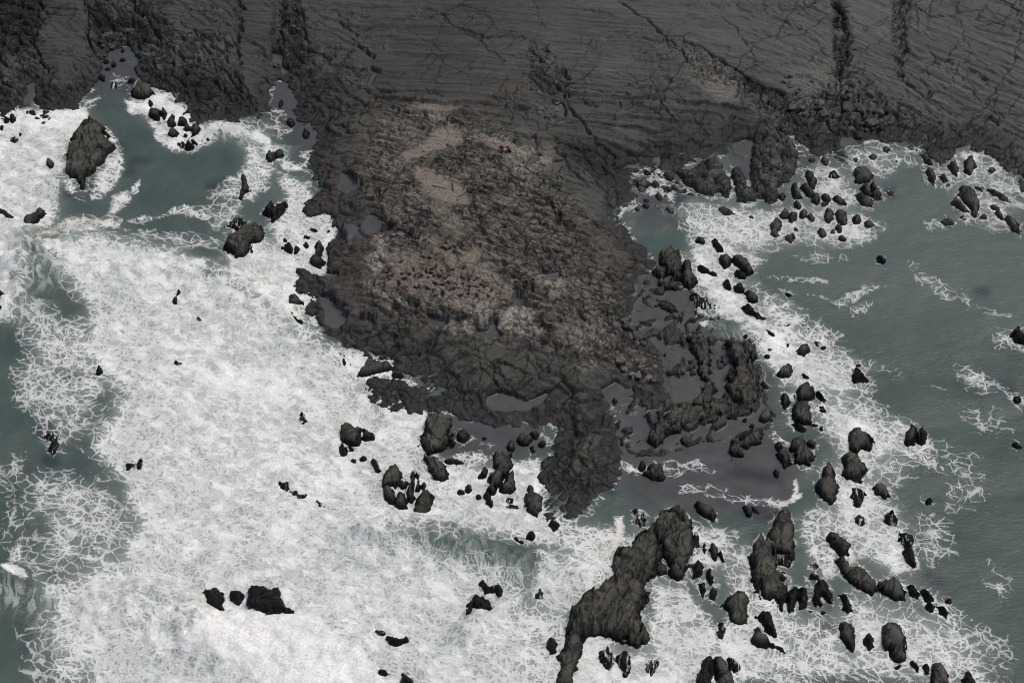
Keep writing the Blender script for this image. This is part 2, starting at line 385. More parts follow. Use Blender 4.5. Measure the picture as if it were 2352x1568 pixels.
('sea_rock', 'small rock clinging to the left of the leaning slab', G_D, 1.3, 'd', 'P21 953,147 975,90 1012,95 990,142'), ('sea_stack', 'triangular stack with white specks beside the leaning slab', G_D, 2.8, 'd', 'P21 1093,242 1130,160 1180,100 1197,150 1197,240 1180,262 1110,257'),
('sea_stack', 'pointed stack split off the left foot of the great headland', G_D, 3.4, 'd', 'P21 1262,292 1295,198 1340,260 1387,300 1382,380 1350,432 1310,412 1270,382'), ('sea_rock', 'round black rock under the foot of the great headland', G_D, 1.6, 'b', 'P21 1420,482 1440,455 1475,450 1507,480 1460,517'),
('sea_rock', S_D, G_D, 1.0, 'b', 'P21 @870,226,19,24,0'), ('sea_rock', S_D, G_D, 0.7, 'b', 'P21 @828,250,16,15,0'), ('sea_rock', S_D, G_D, 0.8, 'b', 'P21 @940,284,20,17,-20'), ('sea_rock', 'black wedge of rock below the leaning slab', G_D, 1.4, 'b', 'P21 980,275 1015,265 1042,320 1032,357 1000,332'),
('sea_rock', S_D, G_D, 0.5, 'a', 'P21 @1168,356,42,13,5'), ('sea_rock', S_D, G_D, 0.6, 'a', 'P21 @1160,310,26,14,0'), ('sea_rock', 'round jet black rock in green foam below the headland', G_D, 1.5, 'b', 'P21 @1310,560,33,29,0'), ('sea_rock', 'low dark rock left of the round jet black one', G_D, 0.8, 'b', 'P21 1173,577 1210,560 1232,590 1257,612 1220,617'),
('sea_rock', 'bow-shaped black rock behind the breaking wave at bottom centre', G_D, 1.5, 'b', 'P21 938,892 980,880 1020,910 1100,905 1127,940 1117,987 1080,992 1060,950 1000,962 968,932'),
('sea_rock', 'glossy black hump trailing foam at bottom centre', G_D, 2.0, 'b', 'P21 858,1112 880,1020 920,970 980,980 1032,1020 1047,1062 1020,1077 960,1082 910,1062 880,1122'),
('sea_rock', 'dark rock dusted with foam right of the bow-shaped one', G_D, 1.2, 'a', 'P21 1328,972 1370,930 1412,960 1397,1002 1340,1004'), ('sea_rock', 'low black reef streaked with foam near the bottom edge', G_D, 1.2, 'b', 'P21 288,1268 330,1255 400,1275 450,1260 472,1287 400,1317 330,1307'), ('sea_rock', S_D, G_D, 0.5, 'a', 'P21 @260,1215,32,17,20'),
('sea_rock', 'black rock in the spray at the bottom edge', G_D, 1.3, 'b', 'P21 248,1520 260,1490 300,1490 332,1510 290,1520'), ('sea_rock', 'black rock cut by the bottom edge, right of the spray', G_D, 1.2, 'b', 'P21 398,1550 430,1500 470,1530 500,1590 420,1600'),
# --- lagoon mouth
('sea_rock', 'low dark rock in the grey water by the top of the great ridge', G_H, 0.9, 'a', 'P21 2010,422 2025,380 2080,410 2112,470 2060,487 2020,462'), ('sea_rock', 'rounded low rock with foam trailing left, right of the headland', G_H, 1.5, 'd', 'P21 2110,120 2110,90 2150,68 2202,80 2232,150 2200,182 2130,167 2080,132'), ('sea_rock', 'smaller rock joined to the foam-trailing one right of the headland', G_H, 0.9, 'd', 'P21 @2072,70,26,38,0'),
('rock_ridge', 'upper shoulder of the great dark ridge at the lower right', G_E, 5.0, 'd', 'P21 2088,552 2180,450 2290,363 2340,380 2400,400 2442,500 2462,580 2442,680 2400,760 2352,850 2320,872 2258,842 2240,740 2210,660 2165,590'),
('rock_ridge', 'long dark ridge slanting down to the surf, white water streaming off its end', G_E, 5.5, 'd', 'P21 2085,500 2190,520 2225,660 2165,770 2152,850 2112,940 2092,1040 2062,1150 2102,1230 2108,1300 2040,1332 1980,1312 1900,1292 1840,1252 1810,1272 1760,1262 1680,1272 1640,1262 1550,1292 1543,1180 1580,1060 1680,960 1800,900 1860,850 1848,770 1900,680 2000,620'),
('rock_ridge', 'narrow leg of the long ridge reaching down to the bottom edge', G_E, 2.6, 'd', 'P21 1552,1230 1640,1235 1662,1340 1642,1430 1615,1462 1652,1472 1575,1600 1480,1600 1508,1440 1490,1400 1532,1320'),
('sea_rock', 'small black rock left of the ridge’s narrow leg', G_E, 1.5, 'b', 'P21 1418,1300 1450,1260 1482,1290 1472,1360 1440,1372'), ('sea_rock', 'seaweed-hung rock between streams of surf under the ridge', G_E, 1.8, 's', 'P21 1788,1352 1840,1300 1882,1380 1872,1450 1820,1482 1790,1422'), ('sea_rock', 'right seaweed-hung rock in surf under the ridge end', G_E, 1.7, 's', 'P21 1900,1402 1960,1350 2012,1400 1992,1480 1950,1502 1910,1462'),
('sea_rock', 'drowned weedy reef right of the ridge end at the bottom', G_E, 0.8, 'a', 'P21 2108,1402 2190,1400 2192,1470 2130,1502 2090,1482'), ('sea_rock', 'wedge rock in the cleft between the ridge and its shoulder', G_E, 1.6, 'd', 'P21 2168,802 2200,730 2242,770 2242,822 2190,832'),
('sea_rock', 'striped flat rock in the dull water above the ridge shoulder', G_H, 1.3, 'd', 'P22 88,340 140,338 202,370 232,412 212,462 160,432 110,392'), ('sea_rock', 'low striped rock right of the other striped one above the ridge', G_H, 1.0, 'd', 'P22 398,350 450,348 472,400 462,432 430,412'), ('sea_rock', S_H, G_H, 0.6, 'd', 'P22 478,360 530,390 527,407 490,392'),
('sea_rock', 'pointed rock right of the ridge shoulder', G_E, 2.0, 'd', 'P22 180,652 200,603 237,640 247,720 220,742 193,712'), ('sea_rock', 'thin fin against the right side of the ridge shoulder', G_E, 1.4, 'd', 'P22 130,652 150,608 167,650 147,717'), ('sea_rock', S_E, G_E, 1.2, 'd', 'P22 @270,708,18,42,-25'), ('sea_rock', 'dark wet rock under the right side of the ridge shoulder', G_E, 1.5, 'b', 'P22 68,852 90,728 130,740 142,820 110,832'), ('sea_rock', S_E, G_E, 1.2, 'b', 'P22 160,800 190,778 217,870 190,892 165,852'),
('sea_rock', 'left of two egg-shaped rocks right of the ridge', G_E, 1.5, 'd', 'P22 108,890 150,878 172,930 140,967 113,932'), ('sea_rock', 'right of two egg-shaped rocks right of the ridge', G_E, 1.6, 'd', 'P22 188,932 210,898 237,940 222,1002 185,987'),
('sea_stack', 'tall oblong stack with a hollowed black top at lower right', G_E, 4.5, 'd', 'P22 618,472 650,380 690,368 732,390 752,480 772,600 767,702 730,712 670,682 620,622 588,590 608,520'),
('sea_stack', 'long brown stack leaning against the hollow-topped one', G_E, 4.5, 'd', 'P22 436,692 480,660 500,600 560,558 618,622 642,700 672,790 712,840 712,930 702,1012 640,1002 590,1032 550,1002 500,902 480,802 450,742'), ('sea_rock', 'dark tail of rock at the foot of the long brown stack', G_E, 2.2, 'b', 'P22 648,1012 702,960 707,1062 690,1112 658,1072'),
('sea_rock', 'left pillar of the ribbed black reef by the long brown stack', G_E, 2.4, 'b', 'P22 723,952 750,920 790,920 798,1000 770,1082 730,1102 713,1042'), ('sea_rock', 'middle pillar of the ribbed black reef by the long brown stack', G_E, 2.4, 'b', 'P22 800,922 850,908 872,980 852,1042 802,1072 790,1002'), ('sea_rock', 'right horned block of the ribbed black reef by the long brown stack', G_E, 2.8, 'b', 'P22 908,892 940,863 990,890 1032,960 1032,1022 990,1022 962,992 962,1052 920,1042 893,972'), ('sea_rock', S_E, G_E, 1.0, 'a', 'P22 @900,836,34,18,20'),
('sea_rock', 'lone dark rock right of the ribbed black reef', G_E, 1.6, 'b', 'P22 1078,972 1120,958 1162,1010 1167,1072 1140,1092 1098,1062'), ('sea_rock', S_E, G_E, 0.7, 'b', 'P22 @960,1090,22,19,0'), ('sea_rock', S_E, G_E, 0.6, 'b', 'P22 @880,1080,22,10,0'), ('sea_rock', S_E, G_E, 0.9, 'a', 'P22 @690,735,60,26,25'),
('sea_stack', 'lumpy brown stack above the head of the curving reef', G_E, 2.8, 'd', 'P22 998,582 1013,528 1060,548 1100,590 1147,620 1152,682 1090,692 1058,652'), ('rock_ridge', 'long pale-topped head of the curving reef at lower right', G_E, 3.6, 'd', 'P22 1066,730 1100,718 1150,768 1200,778 1260,808 1312,870 1352,920 1342,972 1290,974 1220,932 1130,892 1098,832'),
('sea_rock', 'squat dark block continuing the curving reef', G_E, 3.0, 'd', 'P22 1343,902 1380,868 1450,863 1502,880 1537,930 1532,1002 1480,1004 1400,982 1358,962'), ('sea_rock', 'small black link of the curving reef past the squat block', G_E, 1.8, 'b', 'P22 1543,900 1590,908 1622,950 1612,982 1560,972'), ('sea_rock', 'thin black link near the far end of the curving reef', G_E, 1.6, 'b', 'P22 1638,932 1680,928 1732,980 1732,1007 1670,1002'), ('sea_rock', 'black rock at the far end of the curving reef', G_E, 1.4, 'b', 'P22 1753,1040 1800,1038 1832,1080 1817,1112 1780,1082'), ('sea_rock', S_E, G_E, 0.9, 'b', 'P22 @1706,1040,32,28,30'), ('sea_rock', S_E, G_E, 0.6, 'b', 'P22 @1828,1002,20,15,0'),
('sea_rock', 'upper half of the foam-laced black rock at far lower right', G_E, 1.4, 'a', 'P22 1495,535 1530,520 1584,580 1596,645 1540,650 1502,582'), ('sea_rock', 'lower half of the foam-laced black rock at far lower right', G_E, 1.6, 'b', 'P22 1508,652 1570,648 1602,720 1617,780 1590,802 1558,762 1518,702'), ('sea_rock', 'ragged dark rock in foam above the foam-laced black rock', G_E, 1.2, 'a', 'P22 1375,455 1400,420 1440,396 1474,440 1480,478 1410,472'),
('sea_stack', 'pointed ribbed stack with white surf bursting at its right', G_F, 4.2, 'd', 'P22 918,242 918,180 958,150 970,90 1005,58 1042,100 1047,180 1087,230 1092,262 1052,322 1010,347 968,322 938,282'), ('sea_stack', 'blocky stack with white patches right of the pointed ribbed stack', G_F, 3.4, 'd', 'P22 1098,12 1140,-22 1202,0 1242,60 1264,100 1240,132 1232,182 1160,162 1108,132 1118,80'), ('sea_rock', 'slanting oval rock in foam right of the pointed ribbed stack', G_F, 1.8, 'd', 'P22 1308,222 1340,198 1402,220 1434,290 1390,307 1338,272'),
('sea_rock', 'small lone black rock in thin foam near the right edge', G_F, 1.0, 'b', 'P22 @1690,318,26,26,30'), ('sea_rock', S_F, G_F, 1.2, 'a', 'P22 1160,302 1178,228 1232,238 1264,302 1230,364 1180,352'), ('sea_rock', S_F, G_F, 1.0, 'a', 'P22 1178,462 1200,396 1242,428 1262,484 1210,482'),
('sea_stack', 'dome-topped stack with black foot near the bottom right', G_E, 3.6, 'd', 'P22 273,1052 300,968 370,938 432,953 472,1010 447,1052 452,1120 462,1182 410,1192 350,1182 303,1132 308,1090'), ('sea_rock', 'dark wet rock right of the dome-topped stack', G_E, 2.2, 'b', 'P22 498,1122 550,1088 600,1100 652,1190 642,1242 600,1232 538,1172'), ('sea_rock', 'low black rock with a trailing toe under the dome-topped stack', G_E, 2.0, 'd', 'P22 478,1232 510,1188 562,1240 620,1290 692,1330 702,1352 620,1332 560,1312 510,1322 473,1292'),
('sea_stack', 'upright black stack between two smaller ones at bottom right', G_E, 2.8, 'd', 'P22 1078,1172 1110,1143 1162,1160 1182,1240 1172,1342 1130,1312 1088,1252'), ('sea_rock', 'small upright rock right of the upright black stack', G_E, 1.6, 'b', 'P22 1243,1267 1270,1238 1302,1260 1317,1310 1290,1332 1263,1302'), ('sea_stack', 'large two-headed stack with black foot at the bottom right', G_E, 4.0, 'd', 'P22 1383,1222 1400,1178 1430,1163 1492,1190 1542,1260 1547,1380 1552,1422 1500,1442 1450,1422 1428,1352 1393,1292'),
('sea_rock', 'black rock just below the two-headed stack', G_E, 1.5, 'b', 'P22 1558,1432 1590,1413 1632,1470 1642,1532 1600,1502'), ('sea_rock', 'narrow black rock second below the two-headed stack', G_E, 1.4, 'b', 'P22 1643,1452 1690,1438 1697,1512 1658,1522'), ('sea_rock', 'black stack cut by the bottom edge near the right corner', G_E, 2.2, 'd', 'P22 1718,1442 1760,1438 1822,1510 1844,1568 1844,1610 1716,1610'), ('sea_rock', 'rightmost dark rock at the bottom edge', G_E, 1.2, 'b', 'P22 1928,1542 1960,1498 2002,1530 2022,1610 1926,1610'), ('sea_rock', S_E, G_E, 0.9, 'b', 'P22 1448,1472 1490,1438 1532,1460 1480,1492'),
('sea_stack', 'ragged black stack at the bottom edge, left one of a pair', G_E, 3.0, 'b', 'P22 106,1502 140,1418 200,1383 222,1440 202,1500 192,1600 110,1600'), ('sea_stack', 'long brown-backed stack at the bottom edge, right one of a pair', G_E, 3.2, 'd', 'P22 223,1412 270,1398 312,1470 362,1568 370,1620 238,1620 230,1502'), ('sea_rock', S_E, G_E, 0.9, 'a', 'P22 @350,1440,46,36,30'), ('sea_rock', S_E, G_E, 0.9, 'a', 'P22 @265,1200,40,50,0'), ('sea_rock', S_E, G_E, 0.5, 'a', 'P22 @910,760,22,22,0'),
# --- lagoon skerries
('skerry', 'long knobbly left skerry standing in the grey lagoon', G_H, 2.6, 'd', 'P12 38,782 115,758 162,800 202,850 192,910 217,950 182,980 217,1060 237,1120 232,1190 160,1252 88,1252 83,1190 128,1150 148,1080 98,990 93,910 63,850'),
('skerry', 'broad right skerry of the grey lagoon, along the foam line', G_H, 3.0, 'd', 'P12 288,790 350,788 400,830 410,788 482,788 507,860 492,900 472,950 532,1040 542,1130 522,1212 480,1272 430,1282 378,1242 318,1182 298,1080 308,1020 358,1000 338,940 308,860'),
('skerry', 'low fractured reef closing the bottom of the grey lagoon', G_H, 2.0, 'd', 'P11 2168,1342 2238,1290 2350,1238 P12 90,1250 240,1213 322,1200 402,1270 402,1352 330,1332 270,1312 188,1332 160,1367 20,1372 P11 2262,1442 2160,1532 2108,1482 2118,1420'),
('sea_rock', 'round boulder at the right end of the fractured lagoon reef', G_H, 1.8, 'd', 'P12 538,1292 580,1248 612,1270 612,1332 560,1362 528,1332'), ('sea_rock', S_H, G_H, 0.7, 'b', 'P12 @430,760,27,20,0'), ('sea_rock', S_H, G_H, 1.0, 'd', 'P12 @556,1086,36,26,30'), ('sea_rock', S_H, G_H, 0.8, 'b', 'P12 @576,896,27,20,0'), ('sea_rock', S_H, G_H, 0.8, 'd', 'P12 @475,1370,24,18,0'), ('sea_rock', S_H, G_H, 0.6, 'd', 'P12 @430,1330,18,24,20'),
('skerry', 'ribbed skerry in dark water below the fractured lagoon reef', G_H, 2.2, 'd', 'P12 318,1552 340,1478 400,1468 420,1418 492,1398 552,1440 542,1482 480,1502 420,1542 400,1582 340,1592'),
('skerry', 'cleft rounded skerry on the foam side of the ribbed one', G_H, 2.6, 'd', 'P12 728,1532 770,1473 820,1473 862,1520 890,1560 P22 907,20 872,97 820,82 775,40'), ('sea_rock', 'leaning rock left of the cleft rounded skerry', G_H, 2.0, 'd', 'P12 648,1562 700,1538 740,1568 P22 752,60 700,92 668,40'), ('sea_rock', S_H, G_H, 1.2, 'd', 'P12 @880,1502,38,30,40'), ('sea_rock', S_H, G_H, 1.0, 'd', 'P22 @645,128,20,30,-10'), ('sea_rock', S_H, G_H, 0.9, 'd', 'P12 @660,1510,22,30,0'), ('sea_rock', S_H, G_H, 1.1, 'd', 'P12 @20,1480,46,30,25'),
('skerry', 'large dark flank skerry with a notch, right of the gravel flats', G_H, 2.4, 'd', 'P11 2200,180 2260,158 2332,168 2352,200 2344,330 2350,352 2292,374 2245,318 2215,260'), ('skerry', 'rough low skerry under the notched one', G_H, 1.6, 'd', 'P11 2148,300 2200,278 2240,322 2236,390 2302,380 2322,430 2260,452 2188,402'), ('skerry', 'flat scabby skerry on the grey flats', G_H, 1.0, 'd', 'P11 2183,520 2230,508 2292,545 2347,580 2332,607 2240,592 2198,562'), ('sea_rock', S_H, G_H, 0.7, 'd', 'P11 @1090,1142,14,9,0'), ('sea_rock', S_H, G_H, 0.7, 'd', 'P11 @1355,1188,20,10,0'), ('sea_rock', 'round stone sunk in the grey pool right of the striped headland', G_H, 0.9, 'd', 'P11 @1882,1205,26,24,0'),
# --- right-hand foam line
('sea_stack', 'upper block of the double stack on the right-hand foam line', G_F, 2.8, 'd', 'P12 783,1112 850,1063 902,1110 907,1170 880,1197 780,1202 773,1150'), ('sea_stack', 'lower, taller block of the double stack on the right-hand foam line', G_F, 3.2, 'd', 'P12 748,1292 768,1220 860,1208 887,1280 877,1352 840,1362 778,1332'), ('sea_rock', 'dark slanting rock right of the double stack', G_F, 1.6, 'b', 'P12 918,1120 960,1150 992,1190 987,1217 950,1197 928,1162'), ('sea_rock', S_F, G_F, 1.0, 'b', 'P12 @806,1376,48,21,30'), ('sea_rock', S_F, G_F, 0.7, 'b', 'P12 @912,1360,22,13,0'), ('sea_rock', S_F, G_F, 0.8, 'b', 'P12 @956,1390,20,22,0'), ('sea_rock', S_F, G_F, 0.7, 'a', 'P12 @952,1252,32,22,30'),
('sea_stack', 'round dark stack by a quiet green pool above the double stack', G_F, 2.2, 'd', 'P12 648,1022 665,978 715,938 752,948 762,995 735,1042 690,1042'), ('sea_rock', 'dark rock with foaming skirts right of the round dark stack', G_F, 1.8, 'b', 'P12 1178,1047 1190,983 1220,988 1242,1010 1272,1050 1230,1052 1190,1062'), ('sea_rock', S_F, G_F, 0.5, 'b', 'P12 @1212,950,17,9,0'),
('sea_stack', 'broad rugged stack in dense foam, right of the double stack', G_F, 3.0, 'd', 'P12 1138,1452 1150,1398 1200,1383 1242,1410 1282,1450 1322,1512 1290,1542 1230,1532 1200,1570 1148,1532'), ('sea_stack', 'left of the twin dark stacks in the outer foam at right', G_F, 2.2, 'd', 'P12 1538,1442 1550,1398 1580,1353 1612,1375 1612,1432 1592,1492 1543,1492'), ('sea_stack', 'right of the twin dark stacks in the outer foam at right', G_F, 2.0, 'b', 'P12 1618,1432 1640,1388 1677,1420 1682,1462 1650,1492 1623,1472'),
('sea_rock', 'black rock cut by the right edge, foam swirling left of it', G_F, 1.8, 'b', 'P12 2268,772 2263,738 2310,688 2352,740 2410,780 2410,832 2350,822 2298,792'), ('sea_rock', 'small dark rock with a white fleck in the right foam line', G_F, 1.4, 'd', 'P12 788,852 830,813 867,820 872,850 830,877 793,872'), ('sea_rock', 'lone small rock out in the open green bay at right', G_F, 1.0, 'b', 'P12 1333,203 1370,203 1397,240 1380,257 1348,242'),
('sea_rock', 'oblong rock at the top of the right-hand foam line', G_F, 1.5, 'd', 'P12 @126,104,40,24,20'), ('sea_rock', 'dark bent rock second down the right-hand foam line', G_F, 1.5, 'b', 'P12 193,100 230,83 252,110 282,165 240,167 208,142'), ('sea_rock', 'rounded rock beside the big wedge on the right-hand foam line', G_F, 2.0, 'd', 'P12 258,212 290,193 332,210 327,270 290,287 258,252'), ('sea_rock', 'big dark wedge of rock on the right-hand foam line', G_F, 2.4, 'd', 'P12 333,217 380,198 442,230 477,270 487,312 450,327 408,292 368,262'), ('sea_rock', S_F, G_F, 0.9, 'b', 'P12 @402,332,46,22,20'), ('sea_rock', S_F, G_F, 0.8, 'b', 'P12 @155,296,52,18,22'), ('sea_rock', S_F, G_F, 0.6, 'b', 'P12 @206,316,22,13,0'),
('sea_rock', 'tall rock at the lagoon’s edge where the foam line begins', G_F, 2.2, 'd', 'P12 15,242 55,238 62,320 97,330 92,380 50,432 8,412 -20,370 0,282'), ('sea_rock', 'thin black rock in the white stream of the right foam line', G_F, 1.2, 'b', 'P12 278,380 310,383 342,430 320,442 288,417'), ('sea_rock', 'small jagged rock above the square block on the foam line', G_F, 1.2, 'b', 'P12 @386,425,40,30,10'), ('sea_rock', 'square brown block in the middle of the right foam line', G_F, 2.2, 'd', 'P12 423,452 460,438 517,480 512,522 475,532 438,502'), ('sea_rock', 'ragged rock between lagoon and foam line', G_F, 1.0, 'a', 'P12 56,462 110,456 152,490 202,530 238,574 190,578 120,556 92,594 66,542'), ('sea_rock', 'long black slanting rock splitting the right foam line', G_F, 1.7, 'b', 'P12 396,557 450,543 502,590 564,622 546,644 510,662 480,622 428,592'), ('sea_rock', 'flat black rock below the slanting one on the foam line', G_F, 1.0, 'b', 'P12 543,717 580,713 637,745 615,762 578,747'),
('sea_rock', S_F, G_F, 0.5, 'a', 'P12 @735,660,32,16,0'), ('sea_rock', S_F, G_F, 0.5, 'b', 'P12 @730,466,28,11,18'), ('sea_rock', S_F, G_F, 0.6, 'b', 'P12 @726,815,17,14,0'), ('sea_rock', S_F, G_F, 0.6, 'a', 'P12 @930,795,28,14,30'), ('sea_rock', S_F, G_F, 0.4, 'b', 'P12 @972,826,16,11,0'), ('sea_rock', S_F, G_F, 0.5, 'a', 'P12 @605,850,32,16,0'), ('sea_rock', S_F, G_F, 0.8, 'b', 'P12 @845,1035,36,15,30'), ('sea_rock', S_F, G_F, 0.5, 'a', 'P12 @850,684,28,12,20'), ('sea_rock', S_F, G_F, 1.0, 'd', 'P12 678,1152 720,1158 742,1200 700,1242 678,1212'),
('sea_rock', 'dark sunken rock near the right edge, half way down', G_F, 0.8, 'b', 'P12 @2300,1192,34,30,0'), ('sea_rock', S_F, G_F, 0.6, 'b', 'P12 @2305,1505,34,24,40'),
('sea_rock', 'tilted dark rock at the lower edge of the right-hand bay', G_G, 1.8, 'b', 'P02 598,1560 640,1525 690,1540 P12 660,40 682,66 640,72 603,50'), ('sea_rock', S_G, G_G, 1.3, 'b', 'P12 @745,76,36,32,10'), ('sea_rock', S_G, G_G, 0.8, 'b', 'P12 @775,22,26,14,0'), ('sea_rock', S_G, G_G, 1.1, 'b', 'P12 @960,42,42,24,28'), ('sea_rock', S_G, G_G, 0.8, 'b', 'P12 @1032,36,22,20,0'), ('sea_rock', S_G, G_G, 1.0, 'b', 'P12 @1072,14,28,26,0'), ('sea_rock', S_G, G_G, 0.5, 'b', 'P12 @1020,68,14,8,0'), ('sea_rock', S_G, G_G, 0.5, 'b', 'P12 @1098,72,22,12,35'),
# --- right-hand bay
('sea_rock', 'flat diamond-shaped dark rock at the left of the right-hand bay', G_G, 1.1, 'b', 'P02 233,1450 280,1438 332,1460 377,1482 330,1492 278,1482'), ('sea_rock', 'foam-capped low rock in the middle of the right-hand bay', G_G, 0.8, 'a', 'P02 @1045,1210,44,28,0'), ('sea_rock', 'broad layered block in the right-hand bay', G_G, 2.0, 'd', 'P02 1178,1165 1240,1162 1312,1210 1292,1252 1240,1257 1198,1262 1172,1220'), ('sea_rock', 'rounded rock fitted to the leaf-shaped one in the right-hand bay', G_G, 1.5, 'd', 'P02 1233,1292 1270,1278 1292,1310 1287,1347 1248,1342'), ('sea_rock', 'leaf-shaped layered rock in the right-hand bay', G_G, 1.8, 'd', 'P02 1288,1272 1320,1268 1362,1330 1382,1370 1340,1387 1300,1352 1310,1320'), ('sea_rock', 'layered slab below the leaf-shaped rock in the right-hand bay', G_G, 1.7, 'd', 'P02 1193,1347 1230,1343 1312,1390 1302,1430 1250,1432 1208,1382'),
('sea_rock', S_G2, G_G, 1.0, 'd', 'P02 @1310,1092,32,26,0'), ('sea_rock', S_G2, G_G, 1.0, 'd', 'P02 @975,1116,36,25,30'), ('sea_rock', S_G2, G_G, 0.9, 'd', 'P02 @1192,1112,20,24,0'), ('sea_rock', S_G2, G_G, 0.7, 'd', 'P02 @890,1105,24,14,0'), ('sea_rock', S_G2, G_G, 1.2, 'd', 'P02 @1400,1045,36,28,20'), ('sea_rock', S_G2, G_G, 0.7, 'd', 'P02 @1345,895,26,20,0'), ('sea_rock', S_G2, G_G, 0.8, 'd', 'P02 @1285,855,28,26,0'), ('sea_rock', S_G2, G_G, 0.6, 'd', 'P02 @1470,1115,16,14,0'),
('sea_rock', S_G, G_G, 1.0, 'd', 'P02 @1080,1386,56,20,25'), ('sea_rock', S_G, G_G, 1.1, 'd', 'P02 @986,1370,40,26,15'), ('sea_rock', S_G, G_G, 0.7, 'b', 'P02 @978,1410,27,17,0'), ('sea_rock', S_G, G_G, 1.3, 'd', 'P02 @920,1376,32,36,0'), ('sea_rock', 'long slanting rock left of the bay’s foaming rocks', G_G, 1.7, 'd', 'P02 813,1290 850,1273 902,1330 907,1357 860,1347'), ('sea_rock', 'narrow rock pressed against the shore at the left of the right bay', G_G, 1.6, 'd', 'P02 748,1285 780,1273 802,1330 822,1362 780,1372 753,1332'), ('sea_rock', 'kite-shaped rock pressed to the shore at the right bay', G_G, 1.7, 'd', 'P02 838,1190 880,1188 922,1240 907,1292 880,1297 848,1242'), ('sea_rock', S_G, G_G, 0.7, 'b', 'P02 @690,1352,19,16,0'), ('sea_rock', S_G, G_G, 0.9, 'b', 'P02 @790,1416,28,18,40'), ('sea_rock', S_G, G_G, 0.5, 'b', 'P02 @472,1500,22,11,0'),
('sea_rock', 'left part of the split rock in the right-hand bay foam', G_G, 1.8, 'd', 'P02 958,1472 990,1448 1032,1465 1042,1512 1000,1542 968,1512'), ('sea_rock', 'right part of the split rock in the right-hand bay foam', G_G, 1.8, 'd', 'P02 1050,1472 1100,1458 1137,1490 1132,1562 1090,1562 1058,1522'), ('sea_rock', 'rounded rock right of the split rock in the bay foam', G_G, 1.6, 'd', 'P02 @1200,1520,34,33,0'), ('sea_rock', S_G, G_G, 1.0, 'b', 'P02 @1282,1550,32,26,0'), ('sea_rock', 'rock leaning left on its narrow twin in the bay foam', G_G, 1.5, 'd', 'P02 663,1482 700,1453 732,1462 728,1502 690,1512'), ('sea_rock', 'narrow twin of the leaning rock in the bay foam', G_G, 1.6, 'd', 'P02 735,1482 775,1468 782,1520 750,1542 730,1522'), ('sea_rock', S_G, G_G, 0.9, 'b', 'P02 @830,1480,22,32,0'), ('sea_rock', S_G, G_G, 1.0, 'b', 'P02 @886,1510,25,34,-30'),
('sea_stack', 'biggest smooth slanting rock of the right-hand bay, towards the right edge', G_G, 2.4, 'd', 'P02 1888,1300 1930,1293 2002,1340 2042,1390 2037,1442 1990,1447 1938,1392 1898,1342'), ('sea_rock', 'thin slab alongside the biggest slanting rock of the bay', G_G, 1.5, 'd', 'P02 1848,1400 1880,1368 1922,1410 1972,1460 1940,1472 1888,1432'), ('sea_rock', 'long drowned slab right of the biggest slanting rock', G_G, 0.9, 'b', 'P02 2108,1310 2160,1328 2232,1360 2257,1397 2210,1397 2148,1352'), ('sea_rock', 'oval layered rock at the mouth of the small right-hand gut', G_G, 1.5, 'd', 'P02 1678,1182 1720,1178 1747,1220 1727,1277 1688,1242'), ('sea_rock', 'pair-marked dark rock right of the oval layered one', G_G, 1.2, 'b', 'P02 1763,1220 1800,1208 1842,1250 1800,1272'), ('sea_rock', S_G, G_G, 0.6, 'b', 'P02 @1830,1280,20,13,0'), ('sea_rock', 'slanting layered rock at the shore of the small right-hand gut', G_G, 1.7, 'd', 'P02 1628,1062 1680,1078 1722,1130 1668,1122'), ('sea_rock', 'pointed rock streaked with foam near the right edge shore', G_G, 1.7, 'd', 'P02 1828,1142 1880,1113 1902,1160 1892,1232 1848,1192'), ('sea_rock', 'square rock right of the pointed foam-streaked one', G_G, 1.9, 'd', 'P02 1948,1102 2000,1078 2022,1150 1980,1212 1938,1182'), ('sea_rock', S_G, G_G, 0.8, 'd', 'P02 @2130,1180,28,22,0'),
('sea_rock', S_G, G_G, 0.9, 'b', 'P02 @2010,1462,20,36,0'), ('sea_rock', 'low two-humped rock in a foam ring, lower part of the bay', G_G, 1.1, 'd', 'P02 1778,1532 1820,1508 1867,1520 1872,1547 1800,1552'), ('sea_rock', S_G, G_G, 0.9, 'b', 'P02 @2070,1500,27,22,0'), ('sea_rock', S_G, G_G, 0.9, 'b', 'P02 @2180,1490,42,24,40'), ('sea_rock', S_G, G_G, 0.7, 'b', 'P02 @2150,1430,38,20,20'), ('sea_rock', 'dark slanting rock cut near the right edge, below the bay', G_G, 1.5, 'b', 'P02 2208,1507 2250,1498 2302,1540 P12 2332,20 2320,52 2258,20'), ('sea_rock', S_G, G_G, 0.6, 'a', 'P02 @2040,1302,32,17,0'), ('sea_rock', S_G, G_G, 0.4, 'a', 'P02 @1945,1502,30,14,30'), ('sea_rock', S_G, G_G, 0.4, 'b', 'P02 @1432,1330,22,13,10'),
# --- small rocks in the left fringe of the right bay
